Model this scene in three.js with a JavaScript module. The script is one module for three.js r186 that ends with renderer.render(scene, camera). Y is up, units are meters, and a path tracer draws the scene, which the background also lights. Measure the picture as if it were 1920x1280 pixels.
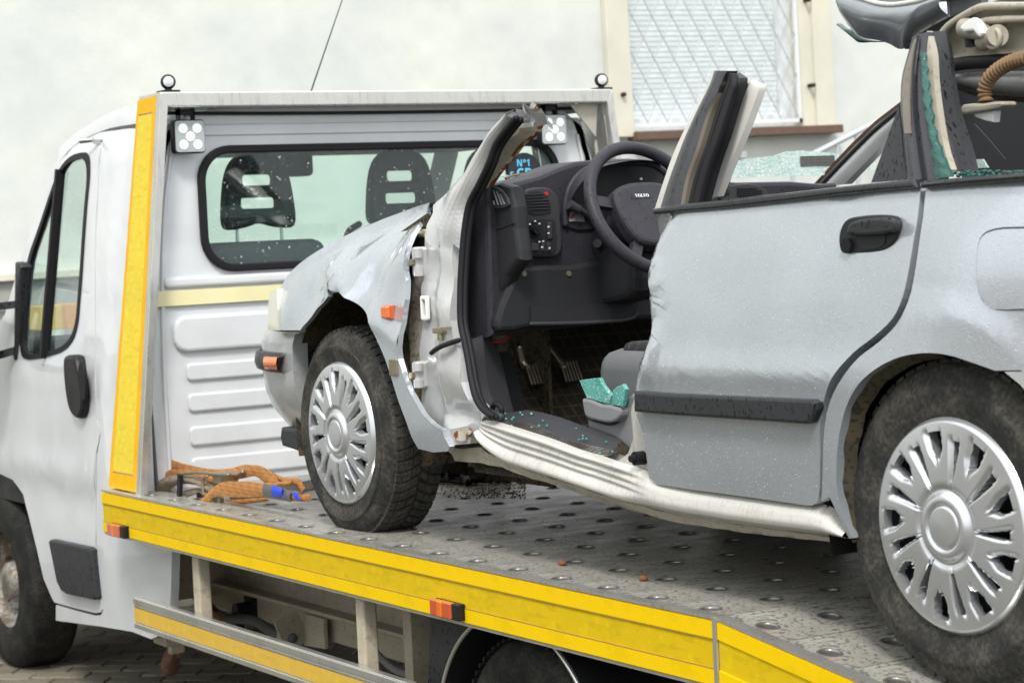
import * as THREE from 'three';
import { mergeGeometries, mergeVertices } from 'three/addons/utils/BufferGeometryUtils.js';
import { TessellateModifier } from 'three/addons/modifiers/TessellateModifier.js';
import { RoundedBoxGeometry } from 'three/addons/geometries/RoundedBoxGeometry.js';
import { RectAreaLightUniformsLib } from 'three/addons/lights/RectAreaLightUniformsLib.js';

// ---------- camera, sky, sun, exposure ----------
// working frame: x to the rear of the truck, y up from the loading deck, z to the near side; GH = deck height above the ground
const GH = 0.866, W0 = 1920, H0 = 1280;
const CAMP = new THREE.Vector3(5.6568, 0.8221, 3.8121), FPX = 4115.8, YAW = 1.0282, PIT = -0.0477, ROL = -0.047;
const scene = new THREE.Scene();
const camera = new THREE.PerspectiveCamera(2 * Math.atan(640 / FPX) * 180 / Math.PI, 1.5, 0.1, 400);
camera.rotation.set(PIT, YAW, ROL, 'YXZ');
camera.position.set(CAMP.x, CAMP.y + GH, CAMP.z);
camera.updateMatrixWorld(true);
camera.focus = 5.4; camera.userData.fStop = 7.1;
scene.add(camera);
const renderer = new THREE.WebGLRenderer({ antialias: true });
renderer.toneMapping = THREE.LinearToneMapping;
renderer.toneMappingExposure = 1.82;
renderer.shadowMap.enabled = true;
{ // overcast sky: even cloud, brighter towards the zenith, soft cloud structure
  const w = 128, h = 64, d = new Float32Array(w * h * 4);
  for (let j = 0; j < h; j++) for (let i = 0; i < w; i++) {
    const el = ((j + .5) / h - .5) * Math.PI, s = Math.sin(el), a = i / w * Math.PI * 2;
    let L = el > 0 ? 0.62 + 0.62 * s : 0.62;
    L *= 1 + 0.06 * Math.sin(3 * a + 5 * s) * Math.cos(7 * s + a) + 0.04 * Math.sin(7 * a - 9 * s);
    const k = (j * w + i) * 4; d[k] = L * 0.975; d[k + 1] = L * 1.0; d[k + 2] = L * 1.03; d[k + 3] = 1;
  }
  const t = new THREE.DataTexture(d, w, h, THREE.RGBAFormat, THREE.FloatType);
  t.mapping = THREE.EquirectangularReflectionMapping; t.magFilter = THREE.LinearFilter; t.minFilter = THREE.LinearFilter; t.wrapS = THREE.RepeatWrapping; t.needsUpdate = true;
  scene.background = t; scene.environment = t;
}
const sun = new THREE.DirectionalLight(0xfff8f0, 1.5);
sun.position.set(8, 11, 5.5); sun.shadow.radius = 22; sun.castShadow = true;
sun.shadow.mapSize.set(2048, 2048);
Object.assign(sun.shadow.camera, { left: -9, right: 9, top: 9, bottom: -9, near: 1, far: 40 });
scene.add(sun, sun.target);

// ---------- helpers ----------
let seed = 12345;
const rnd = () => { seed = (seed * 1664525 + 1013904223) >>> 0; return seed / 4294967296; };
const rr = (a, b) => a + (b - a) * rnd();
const V = (x, y, z) => new THREE.Vector3(x, y, z);
const lerp = (a, b, t) => a + (b - a) * t;
const clamp = (v, a = 0, b = 1) => Math.min(b, Math.max(a, v));
const sst = (a, b, v) => { const t = clamp((v - a) / (b - a)); return t * t * (3 - 2 * t); };
const CM = new THREE.Matrix4().extractRotation(camera.matrixWorld);
const rayOf = (px, py) => V((px - 960) / FPX, -(py - 640) / FPX, -1).applyMatrix4(CM);
const onZ = (px, py, z) => { const d = rayOf(px, py); return CAMP.clone().addScaledVector(d, (z - CAMP.z) / d.z); };
const onX = (px, py, x) => { const d = rayOf(px, py); return CAMP.clone().addScaledVector(d, (x - CAMP.x) / d.x); };
const onY = (px, py, y) => { const d = rayOf(px, py); return CAMP.clone().addScaledVector(d, (y - CAMP.y) / d.y); };
const onS = (px, py, F) => { // first hit of the pixel's ray with the surface z = F(x, y); at a silhouette, its closest approach
  const g = (z) => { const p = onZ(px, py, z); return z - F(p.x, p.y); }; let best = 1.12, bv = 9, z = 1.12, pv = g(z);
  for (; z > .45; z -= .01) { const v = g(z - .01); if (v < bv) { bv = v; best = z - .01; } if (v <= 0 && pv > 0) { let lo = z - .01, hi = z; for (let k = 0; k < 24; k++) { const m = (lo + hi) / 2; if (g(m) > 0) hi = m; else lo = m; } return onZ(px, py, (lo + hi) / 2); } if (v > bv + .02) break; pv = v; }
  return onZ(px, py, best); };
const curve1 = (pts) => (v) => { // smooth interpolation through sorted [v, value] pairs
  if (v <= pts[0][0]) return pts[0][1];
  for (let i = 1; i < pts.length; i++) if (v <= pts[i][0]) { const [a, A] = pts[i - 1], [b, B] = pts[i], t = (v - a) / (b - a);
    const m0 = i > 1 ? (B - pts[i - 2][1]) / (b - pts[i - 2][0]) : (B - A) / (b - a), m1 = i < pts.length - 1 ? (pts[i + 1][1] - A) / (pts[i + 1][0] - a) : (B - A) / (b - a), h = b - a, t2 = t * t, t3 = t2 * t;
    return (2 * t3 - 3 * t2 + 1) * A + (t3 - 2 * t2 + t) * h * m0 + (-2 * t3 + 3 * t2) * B + (t3 - t2) * h * m1; }
  return pts[pts.length - 1][1];
};
// value noise
const hash = (x, y, s = 0) => { let n = (x * 374761393 + y * 668265263 + s * 974634721) | 0; n = Math.imul(n ^ (n >>> 13), 1274126177); return ((n ^ (n >>> 16)) >>> 0) / 4294967296; };
const vn = (x, y, per, s = 0) => { const xi = Math.floor(x), yi = Math.floor(y), fx = x - xi, fy = y - yi, u = fx * fx * (3 - 2 * fx), v = fy * fy * (3 - 2 * fy), m = (a) => ((a % per) + per) % per;
  const a = hash(m(xi), m(yi), s), b = hash(m(xi + 1), m(yi), s), c = hash(m(xi), m(yi + 1), s), d = hash(m(xi + 1), m(yi + 1), s); return lerp(lerp(a, b, u), lerp(c, d, u), v); };
const fbm = (u, v, base, oct = 4, s = 0) => { let r = 0, a = .5, n = 0; for (let o = 0; o < oct; o++) { const f = base << o; r += a * vn(u * f, v * f, f, s + o); n += a; a *= .5; } return r / n; };
function tex(n, fn, { srgb = true, size = 1, sy } = {}) { // size: metres covered by one repeat
  const d = new Uint8Array(n * n * 4);
  for (let j = 0; j < n; j++) for (let i = 0; i < n; i++) { const c = fn((i + .5) / n, (j + .5) / n), k = (j * n + i) * 4; const a = Array.isArray(c) ? c : [c, c, c]; for (let q = 0; q < 3; q++) d[k + q] = clamp(a[q]) * 255; d[k + 3] = 255; }
  const t = new THREE.DataTexture(d, n, n); t.wrapS = t.wrapT = THREE.RepeatWrapping; t.magFilter = THREE.LinearFilter; t.minFilter = THREE.LinearMipmapLinearFilter; t.generateMipmaps = true;
  if (srgb) t.colorSpace = THREE.SRGBColorSpace; t.repeat.set(1 / size, 1 / (sy || size)); t.needsUpdate = true; return t;
}
const drops = (n, cells, dens, rmin, rmax, s, streak = 1) => { // random round drops as a height field
  const a = new Float32Array(n * n);
  for (let q = 0; q < dens; q++) { const cx = hash(q, 1, s) * n, cy = hash(q, 2, s) * n, r = lerp(rmin, rmax, Math.pow(hash(q, 3, s), 3)) * n / cells, st = 1 + (streak - 1) * hash(q, 4, s);
    for (let y = -Math.ceil(r * st); y <= r * st; y++) for (let x = -Math.ceil(r); x <= r; x++) { const e = (x * x + y * y / st / st) / (r * r); if (e < 1) { const k = (((cy + y) | 0) + n) % n * n + (((cx + x) | 0) + n) % n; a[k] = Math.max(a[k], Math.sqrt(1 - e)); } } }
  return (u, v) => a[((v * n) | 0) % n * n + ((u * n) | 0) % n];
};
function boxUV(g) { // planar uv in metres by the dominant normal axis
  g = g.index ? g.toNonIndexed() : g; const p = g.attributes.position, n = g.attributes.normal, uv = new Float32Array(p.count * 2);
  for (let t = 0; t < p.count; t += 3) { let x = 0, y = 0, z = 0; for (let k = 0; k < 3; k++) { x += Math.abs(n.getX(t + k)); y += Math.abs(n.getY(t + k)); z += Math.abs(n.getZ(t + k)); }
    for (let k = 0; k < 3; k++) { const i = t + k, a = y > x && y > z ? [p.getX(i), p.getZ(i)] : x > z ? [p.getZ(i), p.getY(i)] : [p.getX(i), p.getY(i)]; uv[2 * i] = a[0]; uv[2 * i + 1] = a[1]; } }
  g.setAttribute('uv', new THREE.BufferAttribute(uv, 2)); for (const k of Object.keys(g.attributes)) if (!['position', 'normal', 'uv'].includes(k)) g.deleteAttribute(k); return g;
}
const bases = new Map(), names = new Map();
const uniq = (n) => { const k = names.get(n) || 0; names.set(n, k + 1); return k ? n + '_' + String(k).padStart(3, '0') : n; };
function thing(name, label, category, b = [0, 0, 0], group) {
  const o = new THREE.Group(); o.name = uniq(name); o.position.set(b[0], b[1] + GH, b[2]); o.userData = { label, category }; if (group) o.userData.group = group;
  scene.add(o); bases.set(o, b); return o;
}
function finish(geos, b, keepUV) { geos = (Array.isArray(geos) ? geos : [geos]).map((g) => { if (keepUV) { g = g.index ? g.toNonIndexed() : g; for (const k of Object.keys(g.attributes)) if (!['position', 'normal', 'uv'].includes(k)) g.deleteAttribute(k); return g; } return boxUV(g); });
  const g = geos.length > 1 ? mergeGeometries(geos) : geos[0]; g.translate(-b[0], -b[1], -b[2]); return g; }
function part(parent, name, geos, mat, { label, keepUV, kind } = {}) {
  const b = bases.get(parent), m = new THREE.Mesh(finish(geos, b, keepUV), mat); m.name = name; m.castShadow = m.receiveShadow = true; if (label) m.userData.label = label; if (kind) m.userData.kind = kind;
  parent.add(m); bases.set(m, b); return m;
}
function solo(name, label, category, geos, mat, b, opt = {}) { // a thing that is one mesh
  const m = new THREE.Mesh(finish(geos, b, opt.keepUV), mat); m.name = uniq(name); m.position.set(b[0], b[1] + GH, b[2]); m.castShadow = m.receiveShadow = true; m.userData = category ? { label, category } : { label };
  if (opt.group) m.userData.group = opt.group; if (opt.kind) m.userData.kind = opt.kind; scene.add(m); bases.set(m, b); return m;
}
const box = (x0, x1, y0, y1, z0, z1, r = 0) => { const w = Math.abs(x1 - x0), h = Math.abs(y1 - y0), d = Math.abs(z1 - z0), rad = Math.min(r, w / 2.01, h / 2.01, d / 2.01); const g = r ? new RoundedBoxGeometry(w, h, d, 2, rad) : new THREE.BoxGeometry(w, h, d); g.translate((x0 + x1) / 2, (y0 + y1) / 2, (z0 + z1) / 2); return g; };
const tube = (pts, r, seg = 24, rad = 8, closed = false) => { const c = new THREE.CatmullRomCurve3(pts.map((p) => p.isVector3 ? p : V(...p)), closed, 'centripetal'); const g = new THREE.TubeGeometry(c, seg, r, rad, closed); if (closed) return g;
  const caps = [0, 1].map((t) => { const s = new THREE.SphereGeometry(r, rad, 4); const p = c.getPointAt(t); s.translate(p.x, p.y, p.z); return s; }); return mergeGeometries([g, ...caps]); };
const bar = (a, b, w, h, up = V(0, 1, 0)) => { // straight square bar between two points
  const d = b.clone().sub(a), L = d.length(), z = d.clone().normalize(), x = up.clone().cross(z).normalize(), y = z.clone().cross(x); const g = new THREE.BoxGeometry(w, h, L); g.applyMatrix4(new THREE.Matrix4().makeBasis(x, y, z)); const m = a.clone().add(b).multiplyScalar(.5); g.translate(m.x, m.y, m.z); return g; };
const cyl = (a, b, r0, r1 = r0, seg = 20) => { const d = b.clone().sub(a), g = new THREE.CylinderGeometry(r1, r0, d.length(), seg); g.applyQuaternion(new THREE.Quaternion().setFromUnitVectors(V(0, 1, 0), d.clone().normalize())); const m = a.clone().add(b).multiplyScalar(.5); g.translate(m.x, m.y, m.z); return g; };
const shapeOf = (pts) => new THREE.Shape(pts.map((p) => new THREE.Vector2(p[0], p[1])));
const smoothPoly = (pts, n = 6, closed = true) => { const c = new THREE.CatmullRomCurve3(pts.map((p) => V(p[0], p[1], 0)), closed, 'centripetal'); return c.getPoints(pts.length * n).slice(0, closed ? -1 : undefined).map((p) => [p.x, p.y]); };
const rrect = (x0, x1, y0, y1, r, n = 5) => { const o = []; for (const [cx, cy, a] of [[x1 - r, y1 - r, 0], [x0 + r, y1 - r, 90], [x0 + r, y0 + r, 180], [x1 - r, y0 + r, 270]]) for (let k = 0; k <= n; k++) { const t = (a + 90 * k / n) * Math.PI / 180; o.push([cx + r * Math.cos(t), cy + r * Math.sin(t)]); } return o; };
function ext(pts, depth, { holes = [], bevel = 0, axis = 'z', at = 0, seg = 2 } = {}) { // extruded outline; axis z: (x, y) outline, z from at to at + depth; axis x: outline is (z, y); axis y: outline is (x, z)
  const s = shapeOf(pts); for (const h of holes) s.holes.push(new THREE.Path(h.map((p) => new THREE.Vector2(p[0], p[1]))));
  const g = new THREE.ExtrudeGeometry(s, { depth: Math.max(depth - 2 * bevel, 1e-4), bevelEnabled: bevel > 0, bevelThickness: bevel, bevelSize: bevel, bevelOffset: -bevel, bevelSegments: seg, steps: 1, curveSegments: 4 }); g.translate(0, 0, bevel);
  if (axis === 'x') { g.applyMatrix4(new THREE.Matrix4().set(0, 0, 1, at, 0, 1, 0, 0, 1, 0, 0, 0, 0, 0, 0, 1)); flip(g); }
  else if (axis === 'y') { g.applyMatrix4(new THREE.Matrix4().set(1, 0, 0, 0, 0, 0, 1, at, 0, 1, 0, 0, 0, 0, 0, 1)); flip(g); }
  else g.translate(0, 0, at);
  return g;
}
function flip(g) { if (g.index) { const a = g.index.array; for (let i = 0; i < a.length; i += 3) [a[i + 1], a[i + 2]] = [a[i + 2], a[i + 1]]; } else for (const k of Object.keys(g.attributes)) { const at = g.attributes[k], n = at.itemSize, a = at.array; for (let i = 0; i < at.count; i += 3) for (let q = 0; q < n; q++) [a[(i + 1) * n + q], a[(i + 2) * n + q]] = [a[(i + 2) * n + q], a[(i + 1) * n + q]]; } g.computeVertexNormals(); return g; }
function sheet(outline, S, { holes = [], max = .05, rim = .015, disp, rimHoles = true, dir = -1 } = {}) { // curved sheet-metal panel: outline in (x, y), z = S(x, y), edges turned in by rim
  const s = shapeOf(outline); for (const h of holes) s.holes.push(new THREE.Path(h.map((p) => new THREE.Vector2(p[0], p[1]))));
  let g = new THREE.ShapeGeometry(s, 1).toNonIndexed(); g.deleteAttribute('uv'); g.deleteAttribute('normal');
  g = new TessellateModifier(max, 9).modify(g); for (const k of Object.keys(g.attributes)) if (k !== 'position') g.deleteAttribute(k);
  const Z = (x, y) => S(x, y) + (disp ? disp(x, y) : 0), p = g.attributes.position; for (let i = 0; i < p.count; i++) p.setZ(i, Z(p.getX(i), p.getY(i)));
  g = mergeVertices(g, 1e-5); g.computeVertexNormals(); g = g.toNonIndexed();
  const out = [g];
  if (rim) for (const [li, loop] of [outline, ...holes].entries()) { if (li && !rimHoles) continue; const pos = []; const L = loop.length;
    const area = loop.reduce((a, q, i) => a + q[0] * loop[(i + 1) % L][1] - loop[(i + 1) % L][0] * q[1], 0);
    for (let i = 0; i < L; i++) { const a = loop[i], b = loop[(i + 1) % L], n = Math.max(1, Math.round(Math.hypot(b[0] - a[0], b[1] - a[1]) / max));
      for (let k = 0; k < n; k++) { const q = [lerp(a[0], b[0], k / n), lerp(a[1], b[1], k / n)], r = [lerp(a[0], b[0], (k + 1) / n), lerp(a[1], b[1], (k + 1) / n)], zq = Z(...q), zr = Z(...r); const P = [[q[0], q[1], zq], [r[0], r[1], zr], [r[0], r[1], zr + dir * rim], [q[0], q[1], zq + dir * rim]]; const o = (area > 0) === (li === 0) ? [0, 2, 1, 0, 3, 2] : [0, 1, 2, 0, 2, 3]; for (const w of o) pos.push(...P[w]); } }
    const e = new THREE.BufferGeometry(); e.setAttribute('position', new THREE.Float32BufferAttribute(pos, 3)); e.computeVertexNormals(); out.push(e); }
  return mergeGeometries(out);
}
const smo = (pts, n = 4) => new THREE.CatmullRomCurve3(pts.map(([a, b]) => V(a, b, 0)), false, 'centripetal').getPoints((pts.length - 1) * n).map((p) => [p.x, p.y]);
const pxS = (pts, S) => pts.map(([a, b]) => { const p = onS(a, b, S); return [p.x, p.y]; });
const pxX = (pts, x) => pts.map(([a, b]) => { const p = onX(a, b, x); return [p.z, p.y]; });
const pxZ = (pts, z) => pts.map(([a, b]) => { const p = onZ(a, b, z); return [p.x, p.y]; });
function grid(nu, nv, fn, closedU = false) { // surface from fn(u, v) -> Vector3
  const pos = [], idx = []; for (let j = 0; j <= nv; j++) for (let i = 0; i <= nu; i++) { const p = fn(i / nu, j / nv); pos.push(p.x, p.y, p.z); }
  for (let j = 0; j < nv; j++) for (let i = 0; i < nu; i++) { const a = j * (nu + 1) + i, b = a + 1, c = a + nu + 1, d = c + 1; idx.push(a, b, d, a, d, c); }
  const g = new THREE.BufferGeometry(); g.setAttribute('position', new THREE.Float32BufferAttribute(pos, 3)); g.setIndex(idx); g.computeVertexNormals(); return g.toNonIndexed();
}
const latheZ = (prof, cx, cy, cz, seg = 48, sgn = 1) => { // profile [radius, z] turned about an axle along z
  const g = new THREE.LatheGeometry(prof.map(([r, z]) => new THREE.Vector2(r, z)), seg); g.rotateX(Math.PI / 2); if (sgn < 0) { g.scale(1, 1, -1); flip(g); } g.translate(cx, cy, cz); return g; };
const strip = (A, B, thick = 0) => { // ribbon between two point lists
  const n = A.length - 1; const g = grid(1, n, (u, v) => { const i = Math.round(v * n); return A[i].clone().lerp(B[i], u); }); return g; };
const mat = (c, rough = .6, o = {}) => new THREE.MeshPhysicalMaterial({ color: new THREE.Color().setRGB(...(Array.isArray(c) ? c : [c, c, c])), roughness: rough, side: THREE.DoubleSide, ...o });
// ---------- textures and materials ----------
const T = {};
T.plaster = tex(512, (u, v) => { const n = fbm(u, v, 4, 5, 3), m = fbm(u, v, 16, 3, 9), st = fbm(u * 1, v, 3, 3, 31); const k = .91 + .10 * (n - .5) + .05 * (m - .5) - .06 * sst(.52, .72, st); return [k, k * 1.0, k * (.985 - .02 * sst(.5, .7, n))]; }, { size: 1.9 });
T.grainB = tex(512, (u, v) => .5 + .35 * (fbm(u, v, 64, 3, 5) - .5) + .3 * (fbm(u, v, 16, 3, 6) - .5), { srgb: false, size: .5 });
T.smudge = tex(512, (u, v) => { const k = .9 + .1 * fbm(u, v, 6, 5, 12); return k; }, { size: .8 });
T.rough = tex(512, (u, v) => .55 + .45 * fbm(u, v, 8, 5, 21), { srgb: false, size: .6 });
const dropA = drops(1024, 100, 2600, .12, .62, 7), dropS = drops(1024, 100, 1500, .15, .75, 8, 3.0);
T.dropBump = tex(1024, (u, v) => dropA(u, v), { srgb: false, size: .36 });
T.dropDark = tex(1024, (u, v) => { const d = dropS(u, v) > .05 ? 1 : 0, n = fbm(u, v, 24, 3, 4); return 1 - .45 * d * sst(.3, .45, n) - .12 * fbm(u, v, 5, 4, 8); }, { size: .42 });
T.dropRough = tex(1024, (u, v) => { const d = dropS(u, v) > .05 ? 1 : 0, n = fbm(u, v, 24, 3, 4); return d * sst(.3, .45, n) ? .25 : .8 + .2 * fbm(u, v, 9, 3, 2); }, { srgb: false, size: .42 });
T.streak = tex(512, (u, v) => { const a = fbm(u, v * .12, 64, 2, 17), b = fbm(u, v, 5, 4, 18); const k = .97 - .09 * sst(.55, .85, a) * sst(.35, .6, b) - .05 * b; return [k, k * .995, k * .98]; }, { size: .5 });
T.dirtSpat = tex(512, (u, v) => { const a = fbm(u, v, 6, 5, 41), s = fbm(u, v, 64, 2, 43); const k = sst(.35, .7, a) * .8 + sst(.62, .7, s) * .5; return [lerp(1, .62, clamp(k)), lerp(1, .56, clamp(k)), lerp(1, .46, clamp(k))]; }, { size: .45 });
T.deck = tex(1024, (u, v) => { const f = fbm(u * 1, v, 10, 5, 51), g = fbm(u, v * .25, 128, 3, 53), h = fbm(u, v, 128, 2, 55); let k = .88 + .22 * (f - .5) - .26 * sst(.48, .8, g) * sst(.3, .7, f) - .24 * sst(.6, .74, h); const rust = sst(.7, .82, fbm(u, v, 20, 4, 57)); return [k * (1 + .05 * rust), k * (1 - .04 * rust), k * (.97 - .12 * rust)]; }, { size: .9 });
T.yellow = tex(512, (u, v) => { const f = fbm(u, v, 4, 5, 61), g = fbm(u * .3, v, 48, 3, 63), sc = fbm(u, v, 24, 3, 65); const k = .93 + .08 * (f - .5) - .05 * sst(.55, .8, g) + .035 * sst(.6, .75, sc); return [k, k * lerp(1, .97, f), k * .95]; }, { size: .55 });
T.tapeSpk = tex(512, (u, v) => { const s = fbm(u, v, 128, 1, 71), f = fbm(u, v, 6, 4, 73); const k = .92 + .08 * sst(.8, .95, s) - .03 * sst(.5, .8, f); return [k, k, k + .5 * sst(.93, .97, s)]; }, { size: .25 });
T.web = tex(256, (u, v) => { const a = Math.abs(Math.sin(u * Math.PI * 24)), b = Math.abs(Math.sin(v * Math.PI * 24)); const st = sst(.55, .6, fbm(u, v * 3, 16, 2, 81)) * (Math.sin(v * Math.PI * 10) > .6 ? 1 : 0); const k = .76 + .18 * a * b - .25 * st + .22 * (fbm(u, v, 5, 4, 82) - .5); return [k, k, k]; }, { size: .06 });
T.tyre = tex(512, (u, v) => { const f = fbm(u, v, 7, 6, 91), g = fbm(u, v, 64, 3, 92); const d = sst(.3, .8, f * .6 + g * .4); return [lerp(.17, .34, d), lerp(.172, .33, d), lerp(.17, .295, d)]; }, { size: .4 });
T.grime = tex(512, (u, v) => { const f = fbm(u, v, 5, 5, 101), g = fbm(u, v, 48, 2, 102); const k = .9 + .16 * (f - .5) - .10 * sst(.62, .8, g); return [k, k * .985, k * .95]; }, { size: .5 });
T.mud = tex(512, (u, v) => { const f = fbm(u, v, 6, 5, 111), g = fbm(u, v, 40, 2, 112); const s = sst(.6, .7, g); return [lerp(.44, .25, s) * (.75 + .5 * f), lerp(.41, .235, s) * (.75 + .5 * f), lerp(.345, .20, s) * (.75 + .5 * f)]; }, { size: .3 });
T.spark = tex(512, (u, v) => { const s = hash((u * 512) | 0, (v * 512) | 0, 5); const k = .93 + .07 * s; return k; }, { size: .2 });
const cl = (t) => t;
const M = {
  plaster: mat([.78, .815, .81], .95, { map: T.plaster, bumpMap: T.grainB, bumpScale: .002 }),
  cream: mat([.80, .78, .68], .9, { map: T.plaster }),
  plinth: mat([.42, .43, .43], .95, { map: T.plaster, bumpMap: T.grainB, bumpScale: .004 }),
  sill: mat([.17, .11, .085], .8, { map: T.grime }),
  winWhite: mat([.82, .85, .86], .5, { map: T.smudge }),
  blind: mat([.78, .80, .81], .7),
  grille: mat([.46, .51, .54], .6),
  rust: mat([.22, .1, .04], .9, { map: T.mud }),
  galv: mat([.55, .58, .6], .5, { metalness: .5 }),
  van: mat([.73, .755, .775], .3, { clearcoat: 1, clearcoatRoughness: .04, bumpMap: T.dropBump, bumpScale: .0004, map: T.smudge }),
  vanIn: mat([.16, .17, .17], .8),
  black: mat([.016, .0165, .018], .55, { specularIntensity: .45, roughnessMap: T.rough }),
  rubber: mat([.012, .012, .014], .55, { specularIntensity: .4 }),
  plast: mat([.036, .038, .042], .55, { specularIntensity: .6, map: T.dropDark, roughnessMap: T.dropRough }),
  seatTeal: mat([.022, .032, .034], .6, { specularIntensity: .5 }),
  glassVan: mat([.87, .95, .92], .02, { transmission: 1, thickness: 0, ior: 1.5, bumpMap: T.dropBump, bumpScale: .0006 }),
  glassSide: mat([.84, .92, .89], .02, { transmission: 1, thickness: 0, ior: 1.5, bumpMap: T.dropBump, bumpScale: .0006 }),
  alu: mat([.72, .72, .70], .38, { metalness: .75, map: T.streak, roughnessMap: T.rough }),
  aluDull: mat([.52, .50, .45], .55, { metalness: .35, map: T.streak }),
  tapeY: mat([1, .665, .001], .5, { map: T.tapeSpk, specularIntensity: .3 }),
  dullY: mat([.76, .55, .008], .5, { map: T.yellow, specularIntensity: .35 }),
  tapeO: mat([.95, .52, .006], .5, { map: T.tapeSpk, specularIntensity: .3 }),
  cheekY: mat([.88, .70, .06], .5, { specularIntensity: .3, map: T.yellow }),
  guardY: mat([.78, .52, .07], .6, { map: T.yellow }),
  paleY: mat([.86, .80, .46], .5, { map: T.smudge }),
  deck: mat([.52, .505, .475], .42, { map: T.deck, metalness: .15, bumpMap: T.grainB, bumpScale: .0012, roughnessMap: T.rough }),
  deckRim: mat([.22, .215, .20], .3, { metalness: .5 }),
  steel: mat([.56, .52, .43], .75, { map: T.grime }),
  amber: mat([.75, .16, .015], .15, { clearcoat: 1, clearcoatRoughness: .05 }),
  amberDeep: mat([.55, .09, .02], .15, { clearcoat: 1 }),
  lamp: mat([.6, .63, .63], .2, { emissive: new THREE.Color(1, 1, 1), emissiveIntensity: .3 }),
  chrome: mat([.75, .76, .77], .12, { metalness: 1 }),
  paver: [0, 1, 2].map((k) => mat([[.22, .205, .165], [.19, .178, .145], [.25, .235, .19]][k], .75, { map: T.grime, bumpMap: T.grainB, bumpScale: .004 })),
  joint: mat([.07, .068, .045], .95, { map: T.grime }),
  ground: mat([.15, .14, .115], .85, { map: T.grime, bumpMap: T.grainB, bumpScale: .004 }),
  tyreV: mat([1, 1, 1], .85, { specularIntensity: .4, map: T.tyre }),
  tyreD: mat([.45, .46, .47], .75, { specularIntensity: .4, map: T.tyre }),
  rimDirty: mat([.32, .31, .29], .45, { metalness: .4, map: T.dirtSpat }),
  web: mat([.66, .30, .085], .9, { map: T.web, bumpMap: T.web, bumpScale: .0012 }),
  webWorn: mat([.30, .24, .17], .9, { map: T.web, bumpMap: T.web, bumpScale: .0012 }),
  blue: mat([.01, .06, .62], .35, {}),
  zinc: mat([.42, .38, .29], .4, { metalness: .7, map: T.grime }),
  pinkRust: mat([.36, .22, .17], .8, { map: T.dirtSpat }),
};

// ---------- ground ----------
{
  const gy = -GH;
  const g = new THREE.PlaneGeometry(160, 160); g.rotateX(-Math.PI / 2); g.translate(0, gy - .012, 0);
  const pv = solo('paved_yard', 'yard paved with weathered grey interlocking pavers', null, g, M.joint, [0, gy, 0], { kind: 'structure' });
  // interlocking pavers laid in rows across the yard
  const L = .23, Wd = .115, a = .018, j = .004;
  const outl = [[0, 0], [L * .25, a], [L * .5, 0], [L * .75, a], [L, 0], [L, Wd], [L * .75, Wd + a], [L * .5, Wd], [L * .25, Wd + a], [0, Wd]].map(([x, y]) => [x - L / 2, y - Wd / 2]);
  const ins = outl.map(([x, y]) => [x * (1 - 2 * j / L), y * (1 - 2 * j / Wd)]);
  const pg = [0, 1, 2].map((k) => { const h = ext(ins, .03, { axis: 'y', at: -.03 + k * .0012, bevel: .005, seg: 1 }); return boxUV(h); });
  const th = YAW - .12, c = Math.cos(th), s = Math.sin(th), list = [];
  for (let r = -60; r <= 60; r++) for (let q = -40; q <= 40; q++) { const u = (q + (r & 1 ? .5 : 0)) * L, v = r * Wd, x = -2.2 + u * c + v * s, z = -.2 - u * s + v * c;
    const d = V(x, gy, z).sub(CAMP).applyMatrix4(CM.clone().transpose()); const px = 960 + FPX * d.x / -d.z, py = 640 - FPX * d.y / -d.z;
    if (px > -200 && px < 1500 && py < 1420 && py > 1080 && x > -6) list.push({ x, z, px, py, see: px > 90 && px < 900 && py > 1150 && py < 1300 && z < 1.3 ? py : 0 }); }
  list.sort((p, q) => q.see - p.see || p.py - q.py);
  const rot = Math.atan2(s, c), rest = [];
  list.forEach((p, i) => { const k = (hash(i, 3) * 3) | 0; const y = (hash(i, 5) - .5) * .003, tl = (hash(i, 6) - .5) * .012;
    if (i < 300) { const m = new THREE.Mesh(pg[k], M.paver[(hash(i, 9) * 3) | 0]); m.name = i ? 'paver_' + String(i).padStart(3, '0') : 'paver'; m.position.set(p.x, y, p.z); m.rotation.set(tl, rot, tl); m.castShadow = m.receiveShadow = true; pv.add(m); }
    else rest.push({ p, y, tl }); });
  const im = new THREE.InstancedMesh(pg[0], M.paver[0], rest.length), o = new THREE.Object3D();
  rest.forEach(({ p, y, tl }, i) => { o.position.set(p.x, y, p.z); o.rotation.set(tl, rot, tl); o.updateMatrix(); im.setMatrixAt(i, o.matrix); im.setColorAt(i, new THREE.Color().setScalar(.8 + .4 * hash(i, 11))); });
  im.name = 'paver_field'; im.userData.kind = 'stuff'; im.castShadow = im.receiveShadow = true; pv.add(im);
}

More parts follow.
